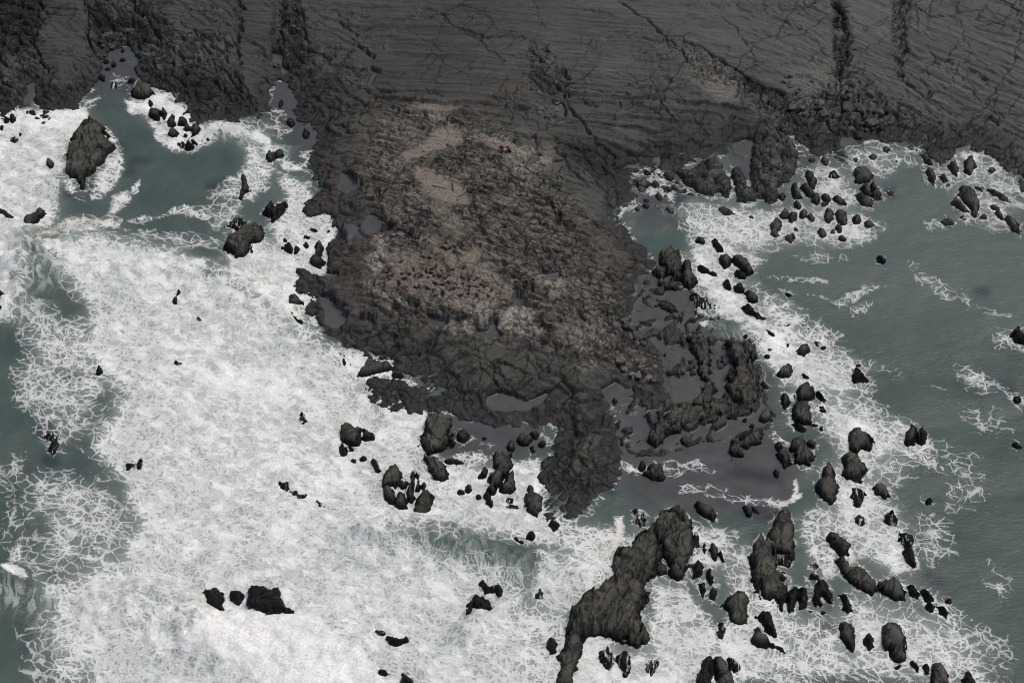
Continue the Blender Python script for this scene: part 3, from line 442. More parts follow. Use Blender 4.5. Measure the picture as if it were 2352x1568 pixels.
('sea_rock', S_G2, G_G, 1.0, 'd', 'P01 @2080,1275,48,40,10'), ('sea_rock', S_G2, G_G, 0.9, 'd', 'P01 @2260,1215,36,30,0'), ('sea_rock', S_G2, G_G, 0.8, 'd', 'P01 @2160,1275,26,20,0'), ('sea_rock', S_G2, G_G, 0.7, 'd', 'P01 @2250,1305,36,14,10'), ('sea_rock', S_G2, G_G, 0.7, 'd', 'P01 @2190,1360,22,24,0'), ('sea_rock', S_G2, G_G, 0.8, 'd', 'P01 @2100,1425,28,20,0'), ('sea_rock', S_G2, G_G, 0.8, 'b', 'P01 @2270,1460,36,22,20'), ('sea_rock', S_G2, G_G, 0.7, 'd', 'P01 @2110,1190,32,16,20'), ('sea_rock', S_G2, G_G, 0.6, 'd', 'P01 @2035,1445,20,14,0'), ('sea_rock', S_G2, G_G, 0.8, 'b', 'P02 @60,1350,28,22,0'), ('sea_rock', S_G2, G_G, 0.7, 'b', 'P02 @15,1320,18,14,0'),
]

# ------------------------------------------------------------------ plan of the shore (survey polygons)
COAST = poly('O -1600,262 P00 0,735 30,800 100,742 180,725 205,600 225,610 240,700 275,740 300,858 355,850 380,755 450,760 520,745 580,670 640,600 690,490 700,400 800,325 860,305 900,325 945,430 930,500 1000,570 1060,600 1160,640 1220,700 1300,740 1282,780 1300,850 1400,850 1480,860 1600,850 1740,830 1790,800 1870,770 1850,680 1880,600 1930,560 2000,580 2010,640 2040,720 2030,790 2060,850 2140,860 2200,900 2180,1000 2140,1030 2130,1150 2120,1200 2200,1240 2205,1290 2130,1380 2080,1450 2100,1482 2280,1482 P10 2330,60 2250,120 2270,220 2270,300 2310,330 2200,350 2120,310 2062,310 2050,400 2060,430 2140,440 2162,500 2120,530 2110,600 2140,640 2170,620 2200,660 2240,690 2205,750 2220,800 2250,832 2290,822 P11 0,830 60,850 100,882 240,896 300,880 390,890 520,900 540,885 470,905 380,900 360,990 470,1020 570,1060 630,1040 640,1075 590,1110 500,1090 400,1050 230,1030 180,1070 165,1150 270,1190 215,1200 210,1240 350,1275 420,1250 500,1262 640,1275 750,1280 900,1330 960,1345 1050,1362 1150,1372 1190,1342 1260,1330 1330,1380 1420,1350 1500,1380 1450,1480 1440,1568 P21 1400,60 1365,120 1380,180 1440,260 1390,320 1388,440 1430,462 1470,440 1500,402 1520,420 1532,462 1560,466 1620,440 1680,400 1730,340 1850,230 1900,150 1927,60 1925,0 P11 1910,1400 1870,1280 1855,1230 1890,1170 1940,1105 1990,1120 2050,1180 2000,1205 2010,1240 2100,1290 2200,1312 2260,1252 2282,1150 2220,1080 2205,1000 2230,960 2200,870 2160,800 2100,780 2020,740 2000,640 2060,580 2050,520 2020,460 2030,390 2080,330 2140,290 2172,240 2100,180 2060,130 2000,60 1960,20 1900,0 P01 1930,1500 1960,1440 2000,1400 2030,1340 1990,1290 1960,1240 1980,1210 2060,1180 2150,1170 2185,1115 2205,1150 2240,1190 2350,1200 P02 0,1150 60,1100 150,1090 290,1080 330,1030 420,1070 480,1080 490,1160 470,1240 440,1330 430,1370 500,1360 560,1345 600,1400 640,1392 660,1290 720,1260 780,1180 810,1140 780,1100 790,1050 770,1020 720,950 690,880 760,940 840,1000 890,1080 960,1070 1040,1050 1070,1110 1110,1160 1150,1150 1160,1090 1140,1040 1110,1010 1190,1020 1250,990 1300,960 1340,960 1390,1000 1450,960 1530,1010 1600,1050 1680,1010 1700,1060 1760,1110 1860,1080 1930,1000 2010,1010 2060,1040 2100,1060 2190,1140 2260,1190 2300,1280 2350,1330 O 2700,640 3900,1500 3900,-3500 -1600,-3500')
# the striped fingers of rock at the left of the right bay
FINGERS = [poly(s) for s in ('P02 -60,1190 60,1180 150,1110 240,1110 300,1200 330,1290 300,1355 235,1330 190,1362 100,1345 80,1290 30,1260', 'P02 330,1180 400,1160 440,1300 500,1365 430,1412 380,1340')]

FING = np.maximum.reduce([soft(P, 10) for P in FINGERS] + [soft(poly('P02 470,1040 560,830 700,860 760,1000 800,1130 700,1270 640,1380 590,1380 500,1300'), 12)])
LIGHT = soft(poly('O 870,250 960,235 1060,250 1230,330 1290,420 1380,540 1430,650 1500,780 1480,830 1300,830 1100,790 850,770 820,700 835,600 850,500 800,380'), 40)
TAN = [soft(poly(s), f, v) for s, f, v in (
    ('P01 730,850 770,860 830,930 830,990 700,1040 560,1085 440,1110 420,1060 560,990 640,920', 8, 1.0),
    ('P01 520,1160 640,1190 720,1230 800,1260 850,1300 880,1420 760,1425 620,1370 500,1240', 10, 1.0),
    ('P01 480,720 620,715 830,750 760,800 640,800 560,780 470,765', 8, .75), ('P01 600,1400 760,1440 900,1568 700,1568', 16, .55),
    ('P01 870,900 1100,960 1200,990 1180,1030 1050,1020 950,990', 9, .7), ('P11 860,170 960,170 990,210 940,225 880,260', 8, .9),
    ('P11 690,-10 800,-10 860,60 840,90', 10, .7), ('P01 250,840 480,880 560,1000 420,1040 280,960', 20, .35),
    ('P01 240,1330 420,1290 520,1420 420,1500 280,1420', 25, .25), ('P01 1240,1060 1450,980 1450,1140 1260,1120', 10, .4))]
PINK = [soft(poly(s), f, v) for s, f, v in (
    ('P11 330,190 420,150 520,200 540,300 660,330 760,300 700,200 640,120 700,80 860,140 900,200 850,260 870,380 1000,400 1172,492 1060,512 860,490 700,470 500,440 330,420 290,330', 9, .9),
    ('P11 200,330 330,400 430,490 300,470', 9, .6), ('P11 560,40 700,20 760,90 640,120', 14, .4), ('P11 300,180 900,120 1180,500 900,520 420,460', 24, .55))]
PALE = [soft(poly(s), f, v) for s, f, v in (
    ('P11 220,60 320,70 330,160 320,280 240,330 180,280 160,210 210,160', 7, .8), ('P11 165,370 270,430 430,500 520,540 420,560 280,500 190,430', 7, .7),
    ('P11 860,280 980,290 1150,400 1210,420 1180,470 1080,420 960,340', 8, .6), ('P11 1150,560 1230,550 1335,600 1300,660 1410,720 1400,760 1240,765 1090,670', 8, .9),
    ('P11 1350,350 1530,335 1570,400 1560,490 1450,500 1380,440', 9, .6), ('P11 740,600 900,690 915,760 780,740 640,660', 9, .7), ('P11 530,480 700,460 1060,540 1060,620 960,680 830,560', 10, .5),
    ('P01 540,715 640,740 740,840 600,800', 8, .5), ('P01 880,905 1080,950 1300,1010 1450,1110 1440,1180 1300,1110 1080,1010', 10, .6), ('P01 1080,1060 1300,1110 1440,1190 1300,1250 1120,1180', 16, .5),
    ('P01 440,980 560,900 700,820 640,950', 14, .3), ('P01 250,1110 420,1090 480,1180 300,1190', 14, .35),
    ('P11 1560,650 1810,640 1990,690 1900,800 1640,850 1530,760', 14, .35), ('P11 1940,940 2080,900 2240,930 2230,1010 2060,1100 1980,1050', 10, .35), ('P11 1600,960 1740,900 1800,950 1660,1010', 8, .35),
    ('P02 0,330 330,480 400,560 370,690 250,720 60,560', 18, .25), ('P02 680,520 1000,450 1380,700 900,880 780,760', 24, .15))]
BROWN = [soft(poly(s), f, v) for s, f, v in (
    ('P11 1500,20 1760,0 2060,60 2140,290 1900,330 1700,200', 20, .6), ('P00 2130,1030 2350,980 2350,1568 2100,1568', 14, .7), ('P11 -60,0 330,30 170,300 160,480 250,560 150,620 -60,420', 12, .6),
    ('P11 170,440 260,470 260,640 200,600', 8, .6), ('P01 180,700 260,700 240,980 170,980', 9, .6), ('P01 200,560 -60,1568 200,1568 280,1300', 30, .35), ('P01 900,700 1200,520 1380,640 1260,610 1000,760', 10, .5), ('P01 1130,410 1230,420 1220,470 1150,470', 6, .8),
    ('P01 240,300 330,280 300,380 250,370', 6, .7), ('P11 500,130 640,130 760,260 560,330 500,260', 10, .7), ('P11 1300,420 1620,500 1600,640 1420,640', 14, .4), ('P01 1400,860 1450,860 1440,960 1350,960', 6, .5), ('P11 2100,1060 2200,1040 2200,1160 2080,1140', 7, .5))]
GREEN = [soft(poly(s), f, v) for s, f, v in (
    ('P11 1440,1110 1600,1060 1730,1090 1700,1140 1560,1150 1440,1170', 7, .8), ('P11 860,1150 940,1130 940,1165 860,1175', 4, .7), ('P02 -300,780 380,720 600,900 430,1000 0,1180 -300,1050', 22, .28), ('P01 540,820 620,850 560,880', 6, .6), ('P11 1610,1350 1690,1360 1680,1385 1620,1380', 4, .6),
    ('P11 640,760 900,760 900,800 650,800', 12, .3), ('P01 1460,900 1900,980 2200,1080 1900,1140 1600,1010', 25, .35))]
DARK = soft(poly('P10 2200,760 P11 130,600 400,640 700,740 900,800 1300,880 1600,960 1700,1060 1960,1400 1960,1600 P21 1960,400 1300,500 1300,0 P11 900,1400 100,1300 -80,900'), 26)
FRACT = np.maximum.reduce([soft(poly(s), f, v) for s, f, v in (
    ('O -300,-60 95,-20 100,60 85,160 110,235 60,290 -300,290', 14, 1), ('O 195,-40 320,-40 400,60 545,80 545,200 600,270 500,310 330,200 300,100 230,110 190,60', 16, .9), ('O 400,-20 560,-20 545,100 420,60', 14, .45),
    ('O 640,-30 700,-30 720,110 730,200 700,260 640,240', 10, .7), ('O 690,130 850,150 860,260 800,330 720,300', 20, .55), ('O 690,0 850,20 880,120 720,120', 20, .35),
    ('P02 0,300 220,420 460,560 640,640 820,700 1000,560 1060,430 1280,560 1500,760 1700,860 1900,900 2050,1080 1000,1120 640,920 420,640 60,560', 18, .85), ('P02 1030,0 1130,0 1180,420 1060,560 1030,300', 8, .9), ('P02 1440,0 1600,0 1560,250 1540,480 1450,540', 9, .7),
    ('P02 0,40 700,120 1000,60 900,0 0,0', 24, .4), ('P01 1280,300 1420,310 1560,560 1530,720 1300,560', 10, .8), ('P01 1460,900 1700,1000 2100,1150 1960,1400 1700,1300 1480,1150', 18, .6),
    ('P01 1900,200 2350,180 2350,700 2150,640 2080,420', 24, .35), ('P01 960,640 1240,620 1360,740 1360,860 1160,820', 10, .3), ('P11 1880,880 2060,890 2240,950 2210,1090 2060,1110 1900,1000', 12, .9), ('P11 1480,680 1780,650 1960,740 1900,960 1640,1000 1480,860', 22, .65), ('P11 1000,560 1420,600 1420,800 1080,800', 22, .4))])
RUBBLE = np.maximum.reduce([soft(poly(s), f, v) for s, f, v in (
    ('O 628,-20 676,-20 668,110 690,190 700,260 650,240 632,150', 8, 1), ('P01 560,20 620,60 420,190 330,290 320,370 260,360 270,280 400,180', 7, .8), ('P01 1220,440 1350,560 1480,700 1560,800 1440,820 1380,700 1260,600', 9, .8), ('P01 1380,760 1450,830 1440,920 1370,860', 8, .9),
    ('P02 1040,180 1120,200 1160,420 1060,540 1040,380', 7, 1), ('P02 980,600 1300,560 1420,800 1250,960 1000,760', 18, .7), ('P02 560,640 760,660 900,800 760,900', 14, .6), ('P11 1900,600 2000,600 2140,760 2250,900 2150,900 1980,720', 14, .9), ('P11 1180,180 1500,220 1900,330 1940,480 1600,320 1200,260', 20, .5),
    ('P00 880,150 940,140 950,210 860,300 830,320 700,340 690,280', 8, .8), ('P01 1240,100 1310,260 1350,300 1290,320', 6, .6))])
BLACKISH = np.maximum.reduce([soft(poly(s), f, v) for s, f, v in (  # near-black tone over fracture zones, gullies and ledges
    ('P00 -300,-200 280,-60 330,20 270,130 240,300 100,360 -300,330', 22, .85), ('P00 590,40 700,60 800,150 930,110 1000,150 1040,260 950,330 900,300 800,320 720,400 680,330 640,200', 14, .8), ('P00 1880,-60 2050,-60 2070,220 2110,420 2020,560 1890,480 1860,250', 10, .75),
    ('P00 320,560 420,620 560,650 640,560 560,740 380,760 240,720 220,560', 14, .45), ('P00 960,440 1600,520 1500,700 1300,760 1000,600', 24, .5), ('P00 1600,480 1660,480 1780,780 1560,840', 10, .5), ('P00 920,-60 1000,-60 1100,200 1140,330 1050,260', 10, .6), ('P00 2080,560 2350,480 2350,800 2150,860', 22, .4),
    ('P02 380,480 560,560 740,640 700,680 520,640 400,560', 8, .7), ('P02 1040,20 1100,20 1160,300 1080,560 1040,380', 8, .6), ('P02 0,740 420,700 620,860 480,1060 200,1180 -300,1050', 30, .40), ('P01 1460,940 1900,1000 2200,1120 1960,1350 1650,1180', 22, .65), ('P02 700,700 1000,620 1300,700 1400,950 1000,1000 800,860', 30, .25), ('P01 1310,480 1460,560 1500,700 1400,760 1300,620', 10, .4))])
LEDGE = np.maximum.reduce([soft(poly(s), f, v) for s, f, v in (('O 845,190 1000,205 1230,232 1240,262 1100,270 850,265', 8, 1), ('P01 760,810 960,730 1400,860 1460,980 1240,1000 880,910', 10, .7), ('P01 1550,560 2150,640 2350,800 2350,1160 2100,1140 1700,1020 1560,800', 16, .9), ('P02 0,560 240,720 380,760 0,900', 16, .7), ('P01 20,60 900,30 1300,140 1280,280 700,200 200,300', 60, .35), ('P02 1200,260 2350,300 2350,900 1800,760', 60, .4))])
HEAD = soft(poly('P11 1440,1060 1600,1040 1780,1080 1840,1250 1910,1400 1900,1568 P21 1900,80 1500,60 1440,0 P11 1500,1400 1420,1240'), 14)
# cracks and gullies: survey line, half width (px), depth (m), ragged
CLEFTS = [(poly(s), w, d) for s, w, d in (
    ('O 652,-60 650,60 642,130 658,200 668,260', 15, 1.5), ('O 560,-60 552,60 547,130 542,190 548,230', 5, 1.6), ('O 312,-60 300,60 278,110', 9, 1.8), ('O 192,-20 199,40 203,80 215,120 240,150', 6, 1.6), ('P00 260,-40 300,60 330,110 250,180 245,300 260,420', 6, 1.5), ('P00 330,110 480,30 620,-30', 4, 1.2), ('P00 590,180 760,150 900,130', 4, 1.2),
    ('P00 600,60 690,50 760,10', 4, 1.3), ('P00 920,-20 925,90 1000,120 1060,210 1130,310', 5, 1.2), ('P00 1130,310 1230,380 1330,470', 3, .9), ('P00 1240,130 1330,200 1420,330 1500,480', 4, 1.0), ('P00 1650,-10 1640,200 1640,420 1640,520 1700,640 1760,780', 6, 1.4), ('P00 1660,250 1780,330 1880,430', 3, .8), ('P00 2060,60 2080,220 2140,330 2260,410', 7, 1.2), ('P00 2250,430 2350,310', 4, 1), ('P00 360,620 440,700 470,760', 3, 1), ('P00 560,560 590,640 600,650', 4, 1.2),
    ('P00 420,600 520,650 580,640', 3, .8), ('P00 270,400 330,480 360,620', 6, 1.4), ('P00 490,430 560,530', 2.5, .7), ('P00 1560,560 1640,620 1740,760', 4, .9), ('P00 1270,640 1330,720', 4, 1),
    ('P01 120,310 180,370 250,385', 5, 1.4), ('P01 0,150 40,210 110,250', 4, 1), ('P01 -20,400 60,400 90,340', 4, 1), ('P01 600,60 720,110 800,200 960,280 1010,330 1130,440', 3, .7), ('P01 860,210 940,255 1020,260 1050,230', 4, .9), ('P01 1090,240 1300,270', 2.5, .5),
    ('P01 1530,470 1560,560 1550,700 1600,790 1680,880 1760,990 1900,1080', 6, 1.4), ('P01 1540,600 1800,640 2100,680', 2.5, .7), ('P01 1550,690 1650,720 1800,750', 3, 1), ('P01 1890,700 1940,760 2080,790 2190,785', 3.5, 1.1), ('P01 2110,560 2125,780', 2, .6), ('P01 2150,640 2240,760 2350,860', 4, 1.1), ('P01 1560,500 1640,420 1800,300 1960,200', 2.5, .4), ('P01 1640,0 1760,90 1900,120', 2, .5), ('P01 1900,10 2080,120 2240,260 2350,380', 4, 1.0), ('P01 2050,270 2070,380 2220,400', 2.5, .6), ('P01 2180,200 2260,330 2230,400', 2.5, .6),
    ('P01 230,620 350,650 500,670', 2.5, .9), ('P01 230,640 215,760', 4, 1.0), ('P01 330,570 360,650', 2, .6), ('P01 250,750 400,770', 2.5, .8), ('P01 870,900 1000,930 1220,985', 3, 1.1), ('P01 960,740 1080,690 1240,590', 3, .8), ('P01 1180,630 1190,780 1160,880', 2.5, .6), ('P01 1060,650 1080,720 1180,770 1350,860', 2.5, .7), ('P01 1460,960 1600,1020 1680,1060', 3, 1), ('P01 1480,1190 1560,1250 1680,1290', 3, 1), ('P01 1310,980 1340,1040 1260,1120', 5, .8), ('P01 1330,940 1400,1020', 2.5, .7), ('P01 960,990 1000,1060', 3, .8),
    ('P02 -20,270 100,320 200,370 300,440 430,520', 6, 1.4), ('P02 430,520 560,600 700,660', 8, 1.5), ('P02 1050,20 1090,120 1110,220 1150,280 1140,400 1070,540', 9, 1.5), ('P02 280,120 380,200 420,300 500,410', 2.5, .7), ('P02 620,120 820,210', 2.5, .8), ('P02 860,240 950,340 1010,400', 3, .7), ('P02 480,460 700,440 900,430', 2, .4), ('P02 1500,130 1530,300 1490,470', 6, 1.2), ('P02 1620,60 1700,120 1860,130', 3, .8), ('P02 1880,0 1940,220 1960,330 1950,500 1900,640', 2.5, .5), ('P02 2330,-20 2322,250 2300,420 2180,600 2000,830 1900,960', 3, .7), ('P02 1150,270 1420,130 1560,70', 2.5, .5), ('P02 1160,480 1300,320 1480,180', 2.5, .5), ('P02 1940,560 2060,690 2200,820', 2.5, .7), ('P02 1640,700 1740,650', 5, 1), ('P02 1480,530 1620,640 1800,760 1900,790', 5, 1.1), ('P02 1320,640 1420,680', 4, 1), ('P02 1370,760 1390,720', 7, 1.2), ('P02 2070,800 2200,870 2350,960', 3, .8), ('P02 2000,130 2250,190 2340,210', 2.5, .5), ('P02 2160,0 2350,80', 4, .9), ('P02 1950,480 2200,610', 2.5, .6),
    ('P02 390,560 390,700', 5, 1.1), ('P02 600,700 520,740', 5, 1), ('P02 500,880 480,1020', 4, 1), ('P02 480,1040 620,1070 700,1100', 3, .9), ('P02 680,860 700,980 760,1080', 4, 1), ('P02 500,1180 560,1290 600,1380', 3, 1), ('P02 740,760 800,850 870,920 880,1000', 4, 1.1), ('P02 780,800 880,830 960,780', 3, .9),
    # the dark shelf below the islet
    ('P11 -20,700 120,810 250,720 260,560', 4, .9), ('P11 250,720 300,860', 4, .9), ('P11 390,640 400,760 340,860', 3.5, .8), ('P11 250,720 400,760 640,820 820,800', 4, .8), ('P11 640,1030 720,940 830,870', 4, .8), ('P11 830,870 1000,930 1130,1050', 3.5, .8), ('P11 960,960 1060,1080', 5, .9), ('P11 1080,930 1100,1060', 4, .8), ('P11 1100,910 1260,990 1420,1050 1600,960', 4.5, 1), ('P11 1340,930 1410,1040', 3, .8), ('P11 1360,1060 1420,960 1480,820', 3, .7), ('P11 870,800 940,730 990,680', 5, .9), ('P11 460,1000 520,920', 4, .9), ('P11 840,1250 840,1160 920,1010', 3, .6), ('P11 490,1200 560,1130', 3, .7), ('P11 360,1250 420,1180 400,1090', 3, .7), ('P11 380,1070 350,1130 280,1180', 3, .6), ('P11 620,1200 660,1120', 3, .6), ('P11 1000,1000 1040,1040', 6, .9), ('P11 1510,1300 1560,1450 1580,1568', 4, .8), ('P11 1720,1420 1700,1568', 4, .8), ('P11 1410,1240 1500,1290', 5, 1), ('P11 1890,1380 1910,1500', 3, .6), ('P11 2010,1240 2200,1300', 3, .6),
    ('P21 1450,0 1490,90 1560,140', 4, .8), ('P21 1550,460 1560,330 1545,180', 4.5, 1.6), ('P21 1500,420 1450,300 1440,200', 4, 1.4), ('P21 1620,20 1720,150 1650,270 1640,310', 3.5, 1), ('P21 1700,160 1780,90 1900,50', 3.5, .9), ('P21 1640,440 1690,330 1640,260', 4, 1.3), ('P21 1570,150 1600,90 1680,80', 3, .7), ('P21 1390,330 1440,270', 4, 1.2), ('P21 1750,200 1800,300', 2.5, .7), ('P21 1400,130 1440,180', 4, .9))]
# flat grey pools and wet sand: outline
POOLS = [poly(s) for s in ('P11 20,0 330,0 300,50 200,75 100,60 30,90', 'P11 1190,400 1300,400 1320,430 1250,520 1170,560 1180,480', 'P11 1050,600 1080,640 1090,720 950,760 920,700 1000,690', 'P11 590,605 730,600 745,650 640,690', 'P11 1375,300 1500,300 1505,332 1400,335', 'P11 1380,140 1480,170 1450,250 1420,230', 'P11 1320,640 1390,620 1360,700', 'P11 460,500 530,520 520,570 480,560', 'P11 270,300 320,300 310,350 265,345', 'P11 1000,1130 1080,1095 1180,1140 1260,1195 1420,1100 1455,1095 1390,1200 1300,1255 1050,1265 980,1200', 'P11 1800,1100 1900,1050 1960,1120 1985,1200 1900,1235 1810,1190', 'P10 2210,490 2290,465 2350,520 P11 50,560 20,650 P10 2300,690 2240,660', 'P11 130,600 205,620 222,660 140,655', 'P01 0,1195 120,1200 135,1290 50,1345 -10,1300', 'P01 225,1320 305,1300 285,1370 230,1372', 'P01 200,1465 290,1490 390,1568 P11 380,20 130,30 P01 140,1568', 'P01 1470,1090 1520,1110 1500,1160 1450,1210', 'P01 1440,1265 1485,1290 1450,1340', 'P02 330,1000 440,950 492,960 482,1070 430,1090 340,1060', 'P01 1450,690 1530,725 1545,820 1490,770', 'P01 1255,1110 1330,1050 1370,1070 1290,1130', 'P01 1310,960 1345,950 1340,1040', 'P11 770,580 830,640 800,660', 'P11 1250,660 1290,660 1300,720 1262,700', 'P01 1480,1430 1530,1520 1560,1568 1500,1568', 'P02 1040,170 1090,170 1080,240 1050,220', 'P02 1480,520 1510,520 1500,560 1480,560', 'P02 1130,840 1190,840 1200,890 1150,880', 'P02 1095,950 1200,960 1190,1010 1110,1010', 'P01 200,480 240,480 215,560 195,560', 'P11 1630,560 1680,640 1640,690', 'P11 1780,570 1830,580 1800,650', 'P00 1880,330 1940,360 1920,440 1880,420', 'P00 190,580 235,580 220,720 180,720', 'P00 860,180 940,160 920,210', 'P11 130,1060 150,1075 140,1085', 'P11 1850,1090 1900,1120 1840,1150')]

# rocks as survey polygons
def blob(cx, cy, rx, ry, ang, seed):
    rnd = random.Random(seed); out = []
    a = math.radians(ang)
    n = 11
    for i in range(n):
        t = 2 * math.pi * (i + rnd.uniform(-.25, .25)) / n; k = rnd.uniform(.84, 1.1)
        x, y = math.cos(t) * rx * k, math.sin(t) * ry * k
        out.append((cx + x * math.cos(a) - y * math.sin(a), cy + x * math.sin(a) + y * math.cos(a)))
    return out

def rock_outline(s, i):
    if '@' in s:
        pan, e = s.split(' @')
        v = [float(k) for k in e.split(',')]
        return poly(pan + ' ' + ' '.join('%f,%f' % p for p in blob(*v, i)))
    return poly(s)
ROCK_P = [rock_outline(r[5], i) for i, r in enumerate(ROCKS)]

coast_r = raster(COAST)
COAST_R = coast_r.copy()
FLAT = raster(poly('P11 2040,330 2150,300 2240,260 2350,420 P12 60,440 130,600 240,640 200,740 300,780 500,770 540,1000 570,1200 620,1290 590,1380 440,1420 300,1470 100,1490 P11 2250,1560 2050,1580 1930,1500 1880,1280 1940,1160 2060,1180 2260,1180 2240,900 2000,700 1990,560 2030,480'), True, 200)
coast_r = np.maximum(coast_r, FLAT)
for fpoly in FINGERS:
    coast_r = np.maximum(coast_r, raster(fpoly, True, 200, -999))
tan_r = np.maximum.reduce(TAN); pink_r = np.maximum.reduce(PINK); pale_r = np.maximum.reduce(PALE)
brown_r = np.maximum.reduce(BROWN); green_r = np.maximum.reduce(GREEN)
cleft_r = np.zeros(GX.shape, f32); cleft_s = np.full(GX.shape, 9.0, f32)
CL = []                                            # per cleft raster of distance, evaluated at the terrain's own resolution later
pool_r = [raster(P, True, 30) for P in POOLS]

# ------------------------------------------------------------------ ground sheet
STEP = 0.21
inner_x = np.arange(-128, 128.01, STEP); inner_y = np.arange(150, 352, STEP)
outx = np.array([2, 5, 10, 18, 30, 60, 150, 500, 2500.0]); outy = outx
xs = np.concatenate([inner_x[0] - outx[::-1], inner_x, inner_x[-1] + outx])
ys = np.concatenate([inner_y[0] - outy[::-1], inner_y, inner_y[-1] + outy])
X, Y = np.meshgrid(xs.astype(f32), ys.astype(f32))

def bed_coord(x, y):
    """across-bedding coordinate: beds run nearly level at left and swing down to the right on the right"""
    g = sstep(35, 85, x)
    return y + 0.10 * x + 0.62 * np.maximum(x - 45, 0) * sstep(25, 75, x)

def macro(x, y, u, v, sd):
    m = sd * 0.088
    z = 0.15 + 2.6 * sstep(0, 9, m) + 1.4 * sstep(8, 45, m)
    z = z + 2.6 * np.exp(-(((u - 1010) / 230) ** 2 + ((v - 620) / 190) ** 2)) + 1.2 * sstep(300, 0, v)
    z = z + 1.1 * sample(FING, u, v)
    z = z * mixv(1.0, 0.62, sample(DARK, u, v))
    lagoonside = np.exp(-(((u - 1480) / 90) ** 2 + ((v - 700) / 200) ** 2))
    z = z * (1 - 0.55 * lagoonside)
    return np.where(sd > 0, z, np.maximum(m * 0.8, -3.0)).astype(f32)

def ground_height(X, Y):
    u, v = to_plan(X, Y, 0.0)
    _, cc, cp = facets(X / 2.6, Y / 2.1, 4)
    _, cc2, cp2 = facets(X / 1.1, Y / .9, 14)
    sd0 = sample(coast_r, u, v) + 9 * (cc - .5) + 8 * cp + 4.5 * (cc2 - .5) + 5.5 * fbm(X / 3.2, Y / 3.2, 5, 4) + 2.5 * fbm(X / .9, Y / .9, 6, 2)
    zm = macro(X, Y, u, v, sd0)
    flat = sstep(-6, 8, sample(FLAT, u, v) + 6 * fbm(X / 4, Y / 4, 90, 3)) * sstep(34, 8, sample(COAST_R, u, v))
    zm = np.where(sd0 > 0, mixv(zm, .28, flat), zm)
    u, v = to_plan(X, Y, np.maximum(zm, 0))
    wu = u + 9 * fbm(X / 4, Y / 4, 21, 4); wv = v + 7 * fbm(X / 4, Y / 4, 22, 4)   # ragged zone borders
    fr = sample(FRACT, wu, wv); rub = sample(RUBBLE, wu, wv); light = sample(LIGHT, wu, wv); dark = sample(DARK, wu, wv)
    tan = sample(tan_r, wu, wv); pink = sample(pink_r, wu, wv)
    shore = sstep(75, 12, sd0) * (1 - 0.4 * dark)
    fing = sample(FING, u, v)
    fr = np.clip(np.maximum(np.maximum(fr, .8 * fing), 0.55 * shore), 0, 1)
    s = bed_coord(X, Y); t = X
    wob = fbm(X / 16, Y / 9, 31, 3)
    slab = np.clip(1 - fr - 0.6 * light - .8 * dark, 0, 1)
    h = np.zeros(X.shape, f32)
    # bedding ledges: gentle rise towards the viewer, sharp drop
    def saw(q, s=.12):
        k = q - np.floor(q)
        return np.where(k > s, (1 - k) / (1 - s), k / s)
    led = sstep(-.15, .5, perlin(X / 38, s / 9, 40)) ** 1.0
    near = sstep(330, 120, sd0)                       # stronger ledges towards the sea
    q1 = s * 0.19 + 1.1 * wob + .12 * fbm(X / 3, Y / 2, 33, 3) + 0.7 * perlin(X / 60, Y / 60, 35)
    h += saw(q1) * (0.16 + .50 * near) * led * (.25 + .75 * slab)
    q2 = s * 0.62 + 2.4 * wob + .22 * fbm(X / 2.4, Y / 1.4, 34, 3)
    h += saw(q2) * (0.14 + .30 * near) * sstep(-.35, .35, perlin(X / 22, s / 4, 41)) * (.3 + .7 * slab + .5 * light)
    h += 0.16 * perlin(X / 7.0, s * 1.1, 42) * (.4 + .6 * slab) + 0.08 * perlin(X / 5.0, s * 2.6, 43)
    h += 0.30 * fbm(X / 9, Y / 9, 44, 4)
    # joints between big plates
    wx = X + 1.6 * fbm(X / 7, Y / 7, 50, 3); wy = Y + 1.6 * fbm(X / 7, Y / 7, 51, 3)
    a = math.radians(28)
    jx = wx * math.cos(a) + wy * math.sin(a); jy = -wx * math.sin(a) + wy * math.cos(a)
    f1, f2, cid = worley(jx / 11.0, jy / 7.0, 3)
    e = (f2 - f1)
    wid = 0.035 + .05 * np.clip(fbm(X / 20, Y / 20, 52, 2) + .2, 0, 1)
    jm = sstep(-.25, .25, fbm(X / 26, Y / 26, 53, 2)) * (.35 + .65 * np.maximum(dark, fr))
    h += (cid - .5) * 0.5 * (.25 + .6 * fr + .3 * dark) - jm * 0.75 * (1 - sstep(wid * .3, wid, e)) * sstep(0.0, .3, slab + dark + fr)
    # blocks of the broken zones
    ba = np.where(X > 20, .5, -.45) ; bx = wx * np.cos(ba) + wy * np.sin(ba); by = -wx * np.sin(ba) + wy * np.cos(ba)
    gap, cid, pl = facets(bx / 4.6, by / 2.2, 7)
    blk = .30 * sstep(.0, .3, gap) + .75 * (cid - .5) + .95 * pl - .15 - .95 * (1 - sstep(.015, .15, gap))
    gap, cid, pl = facets(bx / 1.7 + .2 * by, by / 1.1, 17)
    blk = blk + .5 * pl + .30 * (cid - .5) - .35 * (1 - sstep(.02, .18, gap))
    h += fr * blk * (1 - .7 * tan)
    f1, f2, cid = worley(wx / 5.2, wy / 3.6 + .25 * wx / 5, 8)
    dome2 = np.sqrt(np.clip(f2 - f1, 0, .5))
    gap, cid, pl = facets(jx / 6.5 , jy / 4.2, 18)
    dk = np.maximum(dark, fing)
    h += fr * .5 * (dome2 - .4) + dk * (.75 * pl + .35 * (cid - .5) - .55 * (1 - sstep(.0, .10, gap)) + .25 * sstep(0, .4, gap))
    gap, cid, pl = facets(wx / 1.9, wy / 1.35, 19)
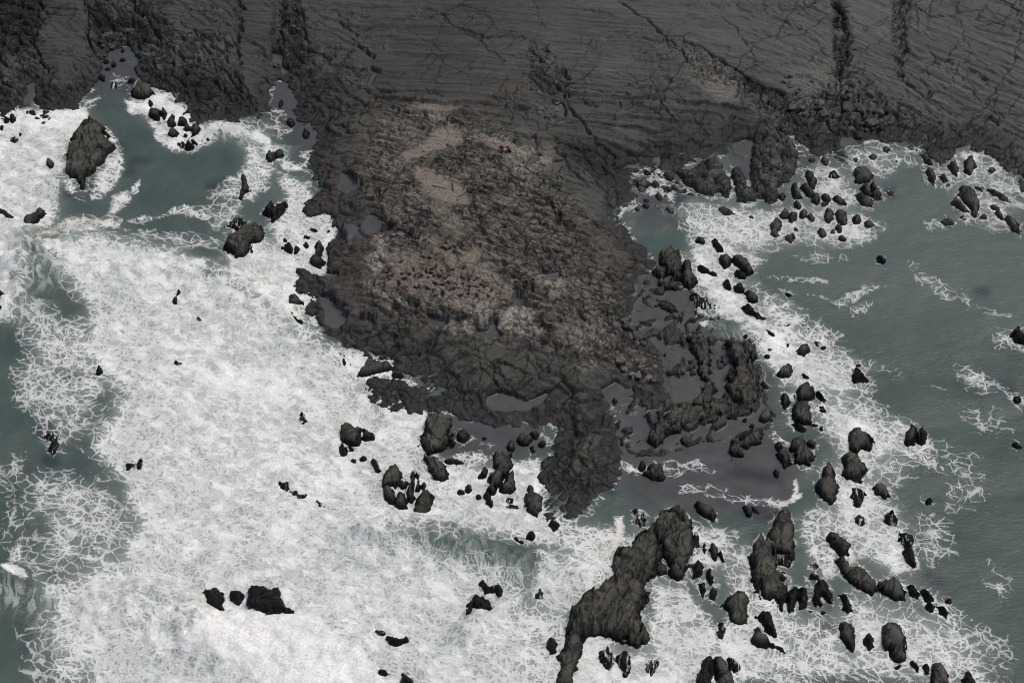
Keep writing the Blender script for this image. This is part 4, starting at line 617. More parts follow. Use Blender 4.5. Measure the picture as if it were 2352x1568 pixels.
    h += dark * (.26 * pl + .10 * (cid - .5)) * sstep(-.2, .3, fbm(X / 8, Y / 8, 55, 2)) + fr * .35 * pl
    f1, f2, cid = worley(wx / 1.05, wy / .8, 9)
    h += (0.75 * rub + .06 * fr) * (np.sqrt(np.clip(f2 - f1, 0, .6)) - .45) + (cid - .5) * .35 * rub
    # rugged nodular rock of the islet with slanting beds
    rough = light * (1 - .85 * tan) * (1 - .55 * pink) * (1 - .8 * dark)
    rg = 1 - np.abs(fbm(X / 7, Y / 7, 60, 5)) * 2.2
    sl = Y + .38 * X
    h += rough * (.55 * (rg - .5) + .75 * saw(sl * .50 + 1.6 * wob + .2 * fbm(X / 2.5, Y / 2.5, 63, 3)) * sstep(-.3, .3, perlin(X / 9, Y / 9, 64)) - .2 + .24 * fbm(X / 1.5, Y / 1.5, 62, 3))
    h += rough * .42 * saw(sl * 1.3 + 3.0 * wob + .35 * fbm(X / 1.8, Y / 1.8, 67, 3)) * sstep(-.3, .3, perlin(X / 6, Y / 6, 68))
    gap, cid, pl = facets(wx / 3.0, (wy + .3 * wx) / 2.0, 11)
    h += rough * (.40 * sstep(0, .22, gap) - .3 + .40 * (cid - .5) + .55 * pl)
    gap, cid, pl = facets(wx / 1.15, (wy + .3 * wx) / .8, 12)
    h += rough * (.22 * sstep(0, .3, gap) + .25 * (cid - .5) + .35 * pl)
    h += 0.10 * fbm(X / .9, Y / .9, 65, 2) * (.35 + rough + fr + rub)
    lg = sample(LEDGE, wu, wv)
    h += lg * (.95 * saw(s * .36 + .5 * wob + .08 * fbm(X / 3, Y / 2, 77, 3)) + .38 * saw(s * .95 + .9 * wob + .15 * fbm(X / 2.5, Y / 1.5, 78, 3)) - .5)
    head = np.maximum(sample(HEAD, u, v), .9 * sample(FING, u, v))
    h += head * (.62 * saw(Y * .30 - .05 * X + 1.3 * wob + .15 * fbm(X / 3, Y / 2, 75, 3)) + .28 * saw(Y * .85 + 2.2 * wob + .2 * fbm(X / 2, Y / 2, 76, 3)) - .3)
    h += pink * (.18 * fbm(X / 3.0, Y / 3.0, 66, 3) + .14 * fbm(X / .9, Y / .9, 69, 2))
    # traced clefts
    _, c7, p7 = facets(X / 2.2, Y / 1.7, 79)
    lu = u + 9 * fbm(X / 5, Y / 5, 70, 4) + 9 * p7 + 9 * (c7 - .5); lv = v + 7 * fbm(X / 5, Y / 5, 71, 4) + 8 * p7
    cut = np.zeros(X.shape, f32)
    for P, w, dpt in CLEFTS:
        x0, x1, y0, y1 = P[:, 0].min() - 60, P[:, 0].max() + 60, P[:, 1].min() - 60, P[:, 1].max() + 60
        k = (lu > x0) & (lu < x1) & (lv > y0) & (lv < y1)
        if not k.any(): continue
        dd = sdf(lu[k], lv[k], P, False)
        ww = w * (.40 + .30 * np.clip(fbm(X[k] / 4, Y[k] / 4, 74, 2), -.8, .9))
        cut[k] = np.maximum(cut[k], dpt * (1 - sstep(ww * .3, ww * 1.2 + .8, dd)))
    h -= cut * .95
    # low ribbed rock and sand of the flats
    fa = math.radians(-22); fx = X * math.cos(fa) + Y * math.sin(fa) + .8 * fbm(X / 3, Y / 3, 91, 3); fy = -X * math.sin(fa) + Y * math.cos(fa)
    gap, cid, pl = facets(fx / 1.5, fy / 3.2, 92)
    gap2, cid2, pl2 = facets(fx / .7, fy / 1.1, 93)
    rk = fbm(X / 9, Y / 6, 94, 4) + .45 * (cid - .5) + .5 * pl
    up = sstep(.10, .34, rk)
    low = flat * (1 - up)
    h = mixv(h, up * (.55 + .7 * pl + .5 * (cid - .5) + .25 * (cid2 - .5) + .25 * pl2) - .15, flat)
    # fade into the sea
    edge = np.maximum(sstep(-6, 26, sd0), .9 * flat)
    z = zm + h * (0.35 + .65 * edge) * np.where(sd0 > -12, 1, 0.3)
    z = np.where(sd0 < 0, np.minimum(z, sd0 * .06 + .35 * h), z)
    # pools
    pool = np.zeros(X.shape, f32)
    z = np.where((low > .6) & (sd0 > 0), np.clip(z, .10, .30 + .06 * fbm(X / 1.2, Y / 1.2, 95, 2)), z)
    pool = np.maximum(pool, sstep(.55, .8, low) * (sd0 > 0))
    for R in pool_r:
        pv = sample(R, wu, wv)
        m = sstep(-3.5, 2.5, pv + 2 + 4 * fbm(X / 2.2, Y / 2.2, 81, 3))
        k = pv > 2
        if k.sum() < 5: continue
        zp = max(0.25, float(np.median(zm[k])) - .75)
        inn = m * (z < zp + 1.6)
        z = mixv(z, np.where(z - zp > 1.8, z, zp), m)
        pool = np.maximum(pool, m * (z < zp + .12))
    z = np.where(sd0 > 5, np.maximum(z, 0.12), z)
    return dict(z=z.astype(f32), pool=pool, u=wu, v=wv, fr=fr, rub=rub, light=light, dark=dark, tan=tan, pink=pink, cut=cut, sd=sd0)

G = ground_height(X, Y)
far = np.maximum(np.abs(X) - 135, Y - 360)
Z = np.where(far > 0, G['z'] + np.clip(far, 0, 400) * .02 * (G['sd'] > 0), G['z'])
me, _ = grid_mesh('terrain', X, Y, Z)
samp = lambda R: sample(R, G['u'], G['v'])
add_attr(me, 'ground_a', (G['tan'], G['pink'], samp(pale_r), samp(brown_r)))
add_attr(me, 'ground_c', (G['light'], G['rub'], np.clip(G['fr'], 0, 1), samp(BLACKISH)))
add_attr(me, 'ground_b', (G['pool'], samp(green_r), G['dark'], np.clip(G['fr'] + G['rub'], 0, 1)))
terrain = bpy.data.objects.new('terrain', me); col.objects.link(terrain); tag(terrain, kind='structure')

def ground_z(x, y):
    i = (y - inner_y[0]) / STEP + len(outy); j = (x - inner_x[0]) / STEP + len(outx)
    i0, j0 = int(i), int(j); a, b = i - i0, j - j0
    return float((Z[i0, j0] * (1 - b) + Z[i0, j0 + 1] * b) * (1 - a) + (Z[i0 + 1, j0] * (1 - b) + Z[i0 + 1, j0 + 1] * b) * a)

def at(u, v):
    """the point of the ground seen at a survey pixel"""
    z = 3.0
    for _ in range(12):
        x, y = to_ground(u, v, z)
        z = z * .4 + .6 * ground_z(float(x), float(y))
    return Vector((float(x), float(y), ground_z(float(x), float(y))))

# ------------------------------------------------------------------ rock materials
def rock_nodes(t, islet=True):
    p = t.pos()
    z = t.xyz(p)[2]
    n_big = t.noise(p, .055, 5, .6); n_mid = t.noise(p, .45, 6, .62); n_fine = t.noise(p, 2.6, 5, .65)
    return p, z, n_big, n_mid, n_fine

def terrain_material():
    t = NT('shore_rock')
    p, z, nb, nm, nf = rock_nodes(t)
    tan, pink, pale, brown = t.attr('ground_a')
    pool, green, dark, broken = t.attr('ground_b')
    q0 = t.vadd(p, t.vmul(t.noise(p, .12, 3, .5, 0, 1), (2.5, 2.5, 0)))
    light, rubble, frac, blackish = t.attr('ground_c')
    # bedding streaks: noise stretched along the beds (two directions, chosen by place)
    px = t.xyz(p)[0]
    sw = t.ss(px, 25, 75)
    def two(fn, k0, k1):
        nd = t.node('ShaderNodeMix', data_type='FLOAT')
        t.put(nd.inputs[0], sw)
        t.put(nd.inputs[2], fn(t.vmul(t.rotz(p, .10), (k0, k1, 1.0)))); t.put(nd.inputs[3], fn(t.vmul(t.rotz(p, .56), (k0, k1, 1.0))))
        return nd.outputs[0]
    bed = two(lambda v: t.noise(v, 1.0, 6, .68, .5), .05, 1.0)
    lam = two(lambda v: t.noise(v, 1.0, 4, .6, .3), .07, 1.9)
    grain0 = t.add(t.mul(nm, .5), t.mul(nf, .5))
    slab = t.mix(t.ss(nb, .3, .7), (.062, .066, .063), (.088, .090, .083))
    slab = t.mix(t.mul(t.ss(bed, .50, .60), .55), slab, (.118, .116, .107))
    slab = t.mix(t.mul(t.ss(nf, .52, .68), .30), slab, (.125, .122, .113))
    slab = t.mix(t.mul(t.ss(bed, .47, .36), .55), slab, (.040, .043, .046))
    slab = t.mix(t.mul(t.ss(lam, .46, .34), .75), slab, (.034, .036, .038))
    slab = t.mix(t.mul(t.ss(nm, .48, .72), .35), slab, (.048, .050, .047))
    slab = t.mix(1.0, slab, t.node('ShaderNodeCombineColor', {0: t.ss(px, -30, 70, .66, 1.06), 1: t.ss(px, -30, 70, .67, 1.06), 2: t.ss(px, -30, 70, .68, 1.06)}).outputs[0], 'MULTIPLY')  # slabs grow paler to the right: haze painted into the colour
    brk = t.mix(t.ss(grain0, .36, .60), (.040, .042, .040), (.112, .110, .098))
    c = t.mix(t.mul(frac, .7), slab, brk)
    c = t.mix(t.mul(t.ss(blackish, 0, .8), t.ss(grain0, .72, .50)), c, t.mix(t.ss(nf, .4, .7), (.007, .0075, .0075), (.036, .036, .031)))
    sl = t.noise(t.vmul(t.rotz(p, .36), (.12, 1.5, 1)), 1.0, 5, .65, .5)
    isl = t.mix(t.ss(t.add(t.mul(nm, .22), t.add(t.mul(nf, .40), t.mul(sl, .38))), .40, .60), (.048, .045, .040), (.160, .144, .120))
    lines = t.noise(t.vmul(t.rotz(q0, .36), (.14, 1.7, 1)), 1.0, 4, .6, .4)
    isl = t.mix(t.mul(t.ss(lines, .49, .42), .85), isl, (.018, .018, .018))
    isl = t.mix(t.mul(t.ss(lines, .55, .63), .6), isl, (.25, .235, .21))
    c = t.mix(t.mul(light, .9), c, isl)
    c = t.mix(t.mul(brown, t.ss(nm, .2, .6)), c, t.mix(t.ss(nf, .35, .65), (.052, .043, .035), (.108, .088, .070)))
    c = t.mix(dark, c, t.mix(t.ss(nm, .35, .68), (.052, .052, .046), (.078, .077, .066)))
    grain = t.add(t.mul(nm, .45), t.mul(nf, .55))
    c = t.mix(t.mul(pale, t.ss(grain, .30, .44)), c, t.mix(t.ss(nf, .36, .62), (.17, .158, .14), (.42, .39, .35)))
    c = t.mix(t.mul(tan, t.ss(nm, .2, .42)), c, t.mix(t.ss(nf, .36, .62), (.125, .108, .090), (.225, .198, .168)))
    c = t.mix(t.mul(pink, t.ss(grain, .26, .50)), c, t.mix(t.ss(nf, .38, .62), (.10, .084, .070), (.24, .198, .165)))
    c = t.mix(t.mul(green, t.ss(nm, .34, .56)), c, (.030, .038, .026))
    # pebbles and boulder rubble
    pv = t.vor(p, 2.6, 'F1', 'Color')
    pg = t.xyz(pv)[0]
    c = t.mix(t.mul(rubble, .6), c, t.mix(pg, (.026, .027, .027), (.115, .11, .10)))
    # joints: thin dark lines, crevice shade painted into the colour
    wv = t.node('ShaderNodeVectorMath', operation='SUBTRACT'); t.put(wv.inputs[0], t.noise(p, .5, 3, .55, 0, 1)); wv.inputs[1].default_value = (.5, .5, .5)
    q = t.vadd(p, t.vmul(wv.outputs[0], (2.2, 2.2, 0)))
    qa = t.vmul(t.rotz(q, .7), (1, .55, 1)); qb = t.vmul(t.rotz(q, -.5), (.7, 1.1, 1))
    k1 = t.vor(qa, .21); k2 = t.vor(qb, .55); k3 = t.vor(qa, 1.25)
    rugged = t.mx(t.mx(frac, t.mul(light, .75)), t.mul(dark, .8))
    patch = t.ss(t.noise(p, .09, 3, .5), .42, .62)
    j1 = t.mul(t.ss(k1, .012, .050, 1, 0), t.mx(t.mul(patch, .8), t.mul(rugged, .95)))
    j2 = t.mul(t.ss(k2, .03, .15, 1, 0), t.mul(t.mx(rugged, t.mul(patch, .35)), t.ss(t.noise(p, .22, 3, .5), .40, .58)))
    j3 = t.mul(t.ss(k3, .06, .30, 1, 0), t.mul(t.mx(frac, t.mul(pale, .8)), t.ss(t.noise(p, .3, 2, .5), .42, .6)))
    joint = t.mul(t.mx(t.mx(j1, j2), t.mul(j3, .8)), t.sub(1.0, t.mx(t.mul(tan, .9), t.mul(pink, .6))))
    joint = t.mul(joint, t.ss(nf, .20, .36))
    c = t.mix(t.mul(joint, .85), c, (.017, .018, .019))
    wet = t.ss(t.add(z, t.mul(t.sub(nm, .5), 2.0)), .25, 2.1, 1, 0)
    keep = t.sub(1.0, pool)
    wet = t.mul(wet, keep)
    c = t.mix(t.mul(wet, .82), c, (.016, .017, .018))
    mud = t.mix(t.ss(t.add(t.mul(nm, .6), t.mul(nb, .4)), .35, .65), (.054, .054, .056), (.078, .077, .077))
    mud = t.mix(t.mul(t.ss(nf, .55, .7), .5), mud, (.036, .036, .036))
    c = t.mix(pool, c, mud)
    rough = t.mix(pool, t.mix(wet, (.85,) * 3, (.45,) * 3), (.35,) * 3)
    rr = t.node('ShaderNodeRGBToBW', {'Color': rough}).outputs[0]
    hgt = t.add(t.add(t.mul(bed, .35), t.mul(nf, .40)), t.add(t.mul(nm, .45), t.add(t.mul(lam, .25), t.mul(joint, -.5))))
    nrm = t.bump(t.mul(hgt, keep), 1.0, .42)
    return t.out(c, rr, nrm, .25)

def stack_material(name, wetness):
    """dark rock of the stacks: dry olive top, wet black foot"""
    t = NT(name)
    p, z, nb, nm, nf = rock_nodes(t)
    bed = t.noise(t.vmul(t.rotz(p, -.35), (1.6, .22, .6)), 1.1, 5, .65, .4)
    dry = t.mix(t.ss(nm, .33, .68), (.050, .050, .044), (.088, .086, .074))
    dry = t.mix(t.mul(t.ss(bed, .5, .7), .5), dry, (.105, .10, .086))
    wetc = t.mix(t.ss(nm, .4, .7), (.0055, .0056, .0075), (.013, .013, .0155))
    lim = {'d': (.25, 1.7), 'b': (2.4, 5.0), 'a': (.8, 2.5), 's': (1.2, 3.0), 'h': (-.3, .9)}[wetness]  # bay rocks get a lower wet limit: haze painted as lighter rock
    wet = t.ss(t.add(z, t.mul(t.sub(nb, .5), 1.2)), lim[0], lim[1], 1, 0)
    wet = t.mx(wet, 0.0)
    c = t.mix(wet, dry, wetc)
    if wetness in 'as':            # foam streams and suds lying on washed rock
        st = t.noise(t.vmul(p, (1.3, .35, .35)), 1.2, 5, .7, .6)
        c = t.mix(t.mul(t.ss(st, .54, .60), .85), c, (.62, .64, .63))
    elif wetness == 'b':
        st = t.noise(t.vmul(p, (1.6, .3, .3)), 1.3, 5, .7, .6)
        c = t.mix(t.mul(t.ss(st, .665, .70), .7), c, (.5, .52, .52))
    r = t.ss(wet, 0, 1, .85, .42)
    wv = t.node('ShaderNodeVectorMath', operation='SUBTRACT'); t.put(wv.inputs[0], t.noise(p, .5, 3, .55, 0, 1)); wv.inputs[1].default_value = (.5, .5, .5)
    q = t.vadd(p, t.vmul(wv.outputs[0], (2.0, 2.0, 0)))
    k1 = t.vor(t.vmul(t.rotz(q, .35), (1, .42, 1)), .34); k2 = t.vor(t.vmul(t.rotz(q, .2), (1, .6, 1)), .9)
    joint = t.mx(t.ss(k1, .015, .07, 1, 0), t.mul(t.ss(k2, .02, .12, 1, 0), t.ss(t.noise(p, .3, 2, .5), .46, .6)))
    c = t.mix(t.mul(joint, .55), c, (.014, .014, .015))  # crack lines: crevice shade painted in as dark colour
    hgt = t.add(t.add(t.mul(bed, .4), t.mul(nf, .5)), t.add(t.mul(nm, .6), t.mul(joint, -.6)))
    return t.out(c, r, t.bump(hgt, .9, .35), .12)

terrain.data.materials.append(terrain_material())
STACK_MAT = {k: stack_material(n, k) for k, n in (('d', 'stack_rock'), ('h', 'hazed_bay_rock'), ('b', 'wet_black_rock'), ('a', 'awash_rock'), ('s', 'weedy_rock'))}

# ------------------------------------------------------------------ build every rock in the water
def build_rock(i, row):
    name, label, group, H, style, _ = row
    P = ROCK_P[i]
    gx, gy = to_ground(P[:, 0], P[:, 1], 0.0)
    W = np.stack([gx, gy], -1)
    c = W.mean(0)
    size = min(np.ptp(W[:, 0]), np.ptp(W[:, 1]))
    st = 0.16 if size < 14 else 0.2
    m = 1.5
    x, y = np.meshgrid(np.arange(W[:, 0].min() - m, W[:, 0].max() + m, st, dtype=f32), np.arange(W[:, 1].min() - m, W[:, 1].max() + m, st, dtype=f32))
    rag = {'d': .95 if name == 'skerry' else .45, 'b': .6, 'a': 1.0, 's': .9}[style] * min(1.0, .35 + size / 9)
    sd = sdf(x, y, W) + rag * (fbm(x / 1.9, y / 1.9, 100, 4) + .35 * fbm(x / .55, y / .55, 101, 2)) + .06
    inr = max(.6, float(sd.max()))
    kk = min(1, inr / 3)
    ang = math.radians(-24 if P[:, 1].mean() > 560 else (28 if P[:, 0].mean() > 1500 else -10))
    ax = x * math.cos(ang) + y * math.sin(ang); ay = -x * math.sin(ang) + y * math.cos(ang)
    g1, c1, p1 = facets(ax / 1.7, ay / 3.4, 140 + i % 7); g2, c2, p2 = facets(ax / .75, ay / 1.3, 150)
    sd = sd + kk * (.75 * (c1 - .5) + .6 * p1) + (.25 + .3 * kk) * (.5 * (c2 - .5) + .5 * p2)
    rnd = random.Random(i * 7 + 1)
    # cross-section: steep flank, rounded shoulder, broad back with a crest
    H = min(H, .42 * inr + .9) if style != 'a' else H
    wq = .13 * inr + .16
    t = np.clip(sd / inr, 0, 1)
    if name == 'skerry':
        wq = .45
    prof = .74 * (1 - np.exp(-(np.clip(sd, 0, 99) / wq) ** 1.4)) + .28 * t
    dx, dy = (x - c[0]) / (inr + 1), (y - c[1]) / (inr + 1)
    tilt = np.clip(rnd.uniform(-.34, -.1) * dx + rnd.uniform(-.12, .26) * dy, -.4, .4)
    ww = fbm(x / 4, y / 4, 110, 3)
    rx = x * math.cos(ang) + y * math.sin(ang) + 1.1 * ww; ry = -x * math.sin(ang) + y * math.cos(ang) + 1.1 * fbm(x / 4, y / 4, 111, 3)
    k = min(1, inr / 4)
    e, cid, pl = facets(rx / 2.9, ry / 6.5, 112 + i % 5)
    h = H * prof * (1 + tilt) + k * ((cid - .5) * .20 * H + .42 * H * pl - .60 * (1 - sstep(.0, .07, e)) * sstep(0, 1.0, sd))
    RB = .46 if name == 'skerry' else .21
    # tilted layers standing out as ribs along the rock
    def ribs(q, s=.22):
        kq = q - np.floor(q)
        return np.where(kq > s, (1 - kq) / (1 - s), kq / s) - .5
    h += (.25 + .75 * k) * (RB * H * ribs(rx / 2.0 + .35 * ww + .06 * ry + i * .37) + .5 * RB * H * ribs(rx / .85 + .5 * ww - .05 * ry)) * sstep(0, .6, sd)
    e, cid, pl = facets(rx / 1.25, ry / 2.0, 118)
    h += (.3 + .7 * k) * (.10 * H * pl + (cid - .5) * .04 * H - .12 * (1 - sstep(.0, .12, e)))
    h += (.06 + .05 * H) * fbm(x / 1.7, y / 1.7, 121, 4) + .07 * fbm(x / .5, y / .5, 122, 2)
    if style in 'as':
        h += .9 * fbm(x / 1.6, y / 1.1, 123, 4) * (.5 + .5 * t) - .18
    z = np.where(sd > 0, h * sstep(-.1, .35 + .1 * inr, sd) + .05, np.maximum(sd * 1.6, -1.3))
    keep = sd > -.75
    if not keep.any(): return None
    me, _ = grid_mesh(name, x - c[0], y - c[1], z, keep)
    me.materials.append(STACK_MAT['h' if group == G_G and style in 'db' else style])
    o = bpy.data.objects.new(name, me); o.location = (c[0], c[1], 0); col.objects.link(o)
    tag(o, label, 'rock' if name != 'rock_ridge' else 'rock ridge', group)
    return o

for i, r in enumerate(ROCKS):
    build_rock(i, r)

# ------------------------------------------------------------------ the sea
rock_ring = np.full(GX.shape, -999.0, f32)
for i, P in enumerate(ROCK_P):
    rock_ring = np.maximum(rock_ring, raster(P, True, 46))

def pf(s, f, v): return soft(poly(s), f, v)
# suds: outline, feather, how much of the surface is foam
SUDS = [('O 85,560 200,550 330,570 420,592 500,640 600,700 690,760 740,800 830,865 880,960 960,1000 985,1080 1100,1110 1240,1195 1300,1250 1200,1240 1020,1235 900,1240 1000,1290 1100,1300 1200,1340 1200,1420 1240,1568 1250,1650 220,1650 200,1520 120,1360 260,1290 320,1200 290,1130 240,1060 200,1030 260,960 280,900 170,800 215,740 160,640', 40, .68),
    ('O 300,680 560,700 760,860 850,1000 860,1160 700,1240 480,1180 420,1000 330,860', 90, .82), ('O 560,1230 900,1240 880,1330 700,1400 480,1330', 60, .76), ('O 320,580 520,660 560,760 300,720', 50, .82), ('O 120,560 330,570 470,610 480,660 150,640', 24, .80),
    ('O 60,700 200,740 260,860 220,960 130,1040 30,900', 45, .42), ('O 20,760 120,790 110,900 60,960', 30, .22), ('O 60,1080 240,1100 330,1220 280,1320 100,1320', 50, .40), ('O -30,1060 60,1040 100,1200 90,1330 20,1300', 30, .24), ('O 100,1330 260,1300 330,1380 300,1480 180,1568 120,1568', 40, .55), ('O 30,1420 120,1380 180,1568 60,1568', 30, .30),
    ('O -60,280 90,262 170,255 205,285 190,300 150,330 145,390 140,420 130,480 120,520 -60,520', 14, .70), ('O -60,250 60,260 120,255 200,250 205,275 160,300 -60,300', 9, .92), ('O 240,290 275,320 285,380 270,420 230,450 210,455 210,420 250,360', 9, .55), ('O 130,390 150,400 180,440 190,460 150,440', 8, .5),
    ('O 280,235 330,240 345,205 380,215 425,255 430,285 415,300 360,265 300,262', 6, .88), ('O 345,280 400,270 470,290 500,290 500,320 440,345 400,350 360,320', 8, .62), ('O 380,250 430,262 440,300 380,300', 5, .8), ('O 500,288 550,292 610,320 625,345 600,345 560,315 510,315', 6, .85), ('O 560,290 620,270 660,300 600,320', 8, .35), ('O 560,330 625,345 630,390 610,440 580,460 520,450 510,420 560,400', 14, .52), ('O 640,370 690,375 690,390 650,390', 6, .6), ('O 640,400 710,420 720,460 770,510 780,560 740,640 690,640 640,560 620,520 660,460', 18, .62), ('O 520,540 600,560 680,570 700,640 690,760 600,700 530,650', 20, .74), ('O 690,640 730,640 745,720 730,760 680,690', 8, .85), ('O 660,560 780,500 760,620 700,640', 14, .7),
    ('O 260,450 290,440 295,455 275,490 250,500 262,470', 9, .62), ('O 300,435 325,410 322,450 300,455', 5, .55), ('O 90,545 140,510 190,495 280,505 275,525 230,530 200,545 130,550', 12, .62), ('O 300,500 360,495 410,470 480,480 480,500 400,490 330,515', 7, .5), ('O 290,530 480,540 540,560 440,580 340,565', 16, .36), ('O 480,440 540,420 560,470 520,520 470,540', 14, .35),
    ('O -40,505 50,525 62,560 40,600 30,690 10,720 -40,740', 7, .93), ('O 40,560 75,560 70,640 40,730 10,740', 12, .40), ('O 0,700 40,690 20,740 -20,740', 8, .7),
    ('O 0,1315 30,1308 55,1320 72,1342 60,1350 30,1330', 5, .9), ('O 15,1250 50,1240 55,1300 30,1305', 8, .45), ('O 0,1210 40,1230 30,1250', 8, .3),
    ('O 800,815 870,820 905,830 900,860 860,880 820,870 780,830', 8, .85), ('O 890,860 950,870 970,895 930,890', 6, .6), ('O 840,860 900,900 990,960 975,1010 960,1040 900,1010', 12, .85), ('O 900,940 970,960 980,1010 930,1020', 10, .62), ('O 1035,1045 1100,1035 1130,1060 1070,1080', 9, .5), ('O 1170,1060 1245,1060 1250,1120 1200,1160 1180,1120', 8, .72), ('O 990,1060 1110,1080 1240,1170 1300,1215 1280,1250 1100,1200', 20, .80), ('O 1290,1200 1400,1210 1460,1240 1430,1290 1380,1330 1290,1270', 18, .58), ('O 1410,1185 1430,1190 1440,1220 1415,1265 1395,1250 1425,1220', 5, .88), ('O 1230,1280 1400,1290 1380,1360 1300,1430 1230,1400', 26, .64), ('O 1240,1400 1310,1420 1290,1568 1220,1600', 18, .6), ('O 1000,1390 1250,1390 1260,1600 960,1600', 44, .56), ('O 1330,1450 1400,1470 1400,1600 1320,1600', 10, .92), ('O 1380,1510 1580,1500 1600,1600 1380,1600', 14, .82), ('O 1490,1420 1640,1440 1660,1568 1500,1568', 22, .66), ('O 1510,1340 1560,1345 1600,1380 1640,1440 1500,1430', 16, .62), ('O 1505,1345 1560,1350 1580,1370 1510,1365', 6, .8),
    ('O 1420,1080 1500,1060 1600,1060 1640,1080 1520,1090', 12, .28), ('O 1430,1060 1480,1090 1500,1100 1440,1080', 5, .6), ('O 1560,1110 1690,1120 1690,1150 1560,1140', 10, .25), ('O 1660,1130 1730,1140 1830,1150 1800,1165 1670,1155', 6, .4), ('O 1820,1100 1840,1140 1820,1160', 5, .7), ('O 1600,1200 1700,1220 1680,1290 1600,1280', 16, .38), ('O 1820,1190 1880,1160 1960,1200 1960,1300 1900,1330 1860,1290', 20, .46), ('O 1650,1280 1720,1250 1790,1310 1800,1420 1700,1420', 16, .42),
    ('O 1590,1230 1660,1240 1670,1300 1600,1310', 10, .5), ('O 1700,1400 1800,1410 1900,1420 1960,1450 1950,1568 1720,1568', 28, .50), ('O 1640,1440 1760,1440 1800,1540 1660,1568', 24, .64), ('O 1950,1370 2080,1400 2220,1440 2280,1568 1960,1568', 40, .52), ('O 2060,1330 2180,1380 2280,1480 2160,1440', 26, .44), ('O 1930,1400 2060,1420 2080,1480 1960,1500', 20, .7),
    ('O 1900,1060 1960,1090 2040,1120 2080,1200 2100,1280 2060,1320 1960,1260 1920,1180', 28, .58), ('O 1925,1130 1965,1145 1960,1200 1930,1190', 8, .95), ('O 2080,1140 2180,1200 2200,1300 2130,1300', 34, .34), ('O 1950,1230 2080,1220 2110,1300 2050,1310', 20, .72),
    ('O 1840,860 1920,860 2000,920 2060,960 2120,1010 2140,1060 2050,1120 1960,1080 1890,1000', 26, .64), ('O 1860,930 1990,960 2060,1040 1960,1060', 24, .76), ('O 2050,960 2130,1000 2160,1080 2060,1070', 20, .5), ('O 2150,1000 2250,1040 2280,1180 2180,1140', 40, .22),
    ('O 1590,590 1650,610 1700,680 1760,740 1830,790 1900,820 1960,870 1960,900 1880,900 1800,880 1760,820 1700,740 1620,680', 18, .70), ('O 1590,570 1640,580 1680,640 1720,700 1740,760 1660,720 1600,640', 14, .74), ('O 1720,650 1830,700 1920,780 2000,860 2000,940 1900,860 1790,780', 34, .50), ('O 1730,740 1800,770 1810,830 1760,820', 9, .92), ('O 1640,690 1720,740 1700,750 1640,720', 7, .6), ('O 1590,730 1630,740 1620,760', 6, .6), ('O 1800,900 1830,905 1820,920', 5, .8), ('O 1760,960 1800,1000 1830,1040 1800,1030', 8, .35), ('O 1770,1000 1800,1010 1790,1030', 4, .6),
    ('O 1560,480 1700,480 1780,520 1820,560 1740,570 1620,560 1570,520', 24, .52), ('O 1580,540 1680,560 1760,590 1700,640 1620,600', 18, .62), ('O 1720,490 1840,480 1960,490 2030,520 1980,560 1860,560 1780,540', 18, .50), ('O 1570,470 1640,470 1700,500 1620,500', 10, .5), ('O 1800,590 1900,570 1960,590 1880,610', 18, .22),
    ('O 1955,340 2010,328 2040,345 2100,345 2110,370 2060,385 2040,410 1970,400 1940,370', 12, .52), ('O 1850,380 1920,390 1960,430 2000,480 1900,470 1840,420', 16, .38), ('O 2100,350 2140,365 2240,345 2280,360 2340,410 2360,480 2290,470 2240,440 2180,420 2140,420', 14, .55), ('O 2180,440 2240,430 2320,470 2350,520 2280,530 2200,490', 14, .5), ('O 2120,500 2200,510 2180,530 2120,530', 8, .5), ('O 2200,340 2250,345 2260,380 2220,380', 6, .85), ('O 1810,300 1830,330 1850,360 1820,340', 6, .4), ('O 1450,395 1520,385 1560,430 1540,470 1470,440', 12, .34), ('O 1700,450 1760,470 1700,480', 8, .4),
    ('O 2080,595 2160,640 2200,690 2180,690 2110,650', 7, .55), ('O 2190,650 2240,700 2330,720 2320,735 2220,710', 6, .45), ('O 1860,680 1920,690 1990,650 2040,660 1980,680 1930,705', 6, .52), ('O 1750,630 1800,630 1900,640 1900,655 1780,645', 6, .35), ('O 1950,700 2010,690 1990,720 1950,725', 7, .5), ('O 2060,730 2160,720 2200,800 2100,780', 34, .14), ('O 2190,830 2230,840 2290,880 2310,890 2260,910 2210,890', 10, .66), ('O 2300,890 2360,930 2340,950', 10, .4), ('O 2200,920 2300,940 2340,1010 2240,1000', 26, .30), ('O 2270,750 2330,770 2330,800 2290,800', 9, .72), ('O 2080,830 2160,850 2240,960 2140,920', 34, .18), ('O 1990,820 2060,840 2080,870 2020,860', 18, .3),
    ('O 2230,1240 2330,1300 2330,1400 2260,1360', 30, .16), ('O 2250,1330 2310,1345 2320,1370 2280,1360', 8, .4), ('O 2180,1100 2260,1110 2240,1180 2170,1170', 24, .25), ('O 2240,1420 2320,1460 2330,1568 2280,1568', 26, .25),
    ('O 1010,1000 1060,980 1100,1000 1060,1040', 14, .16), ('O 1040,1000 1120,1030 1160,1020', 14, .14), ('O 270,120 290,110 300,180 260,230', 16, .06), ('O 230,150 320,180 300,215 250,200', 14, .14), ('O 190,225 230,215 220,250 190,250', 8, .4), ('O 600,270 640,250 680,300 640,320', 12, .3), ('O 690,350 720,340 720,380 690,390', 8, .4), ('O 1240,970 1260,1000 1250,1040', 8, .3), ('O 960,1020 1000,1090 980,1090', 8, .4)]
foam = np.zeros(GX.shape, f32)
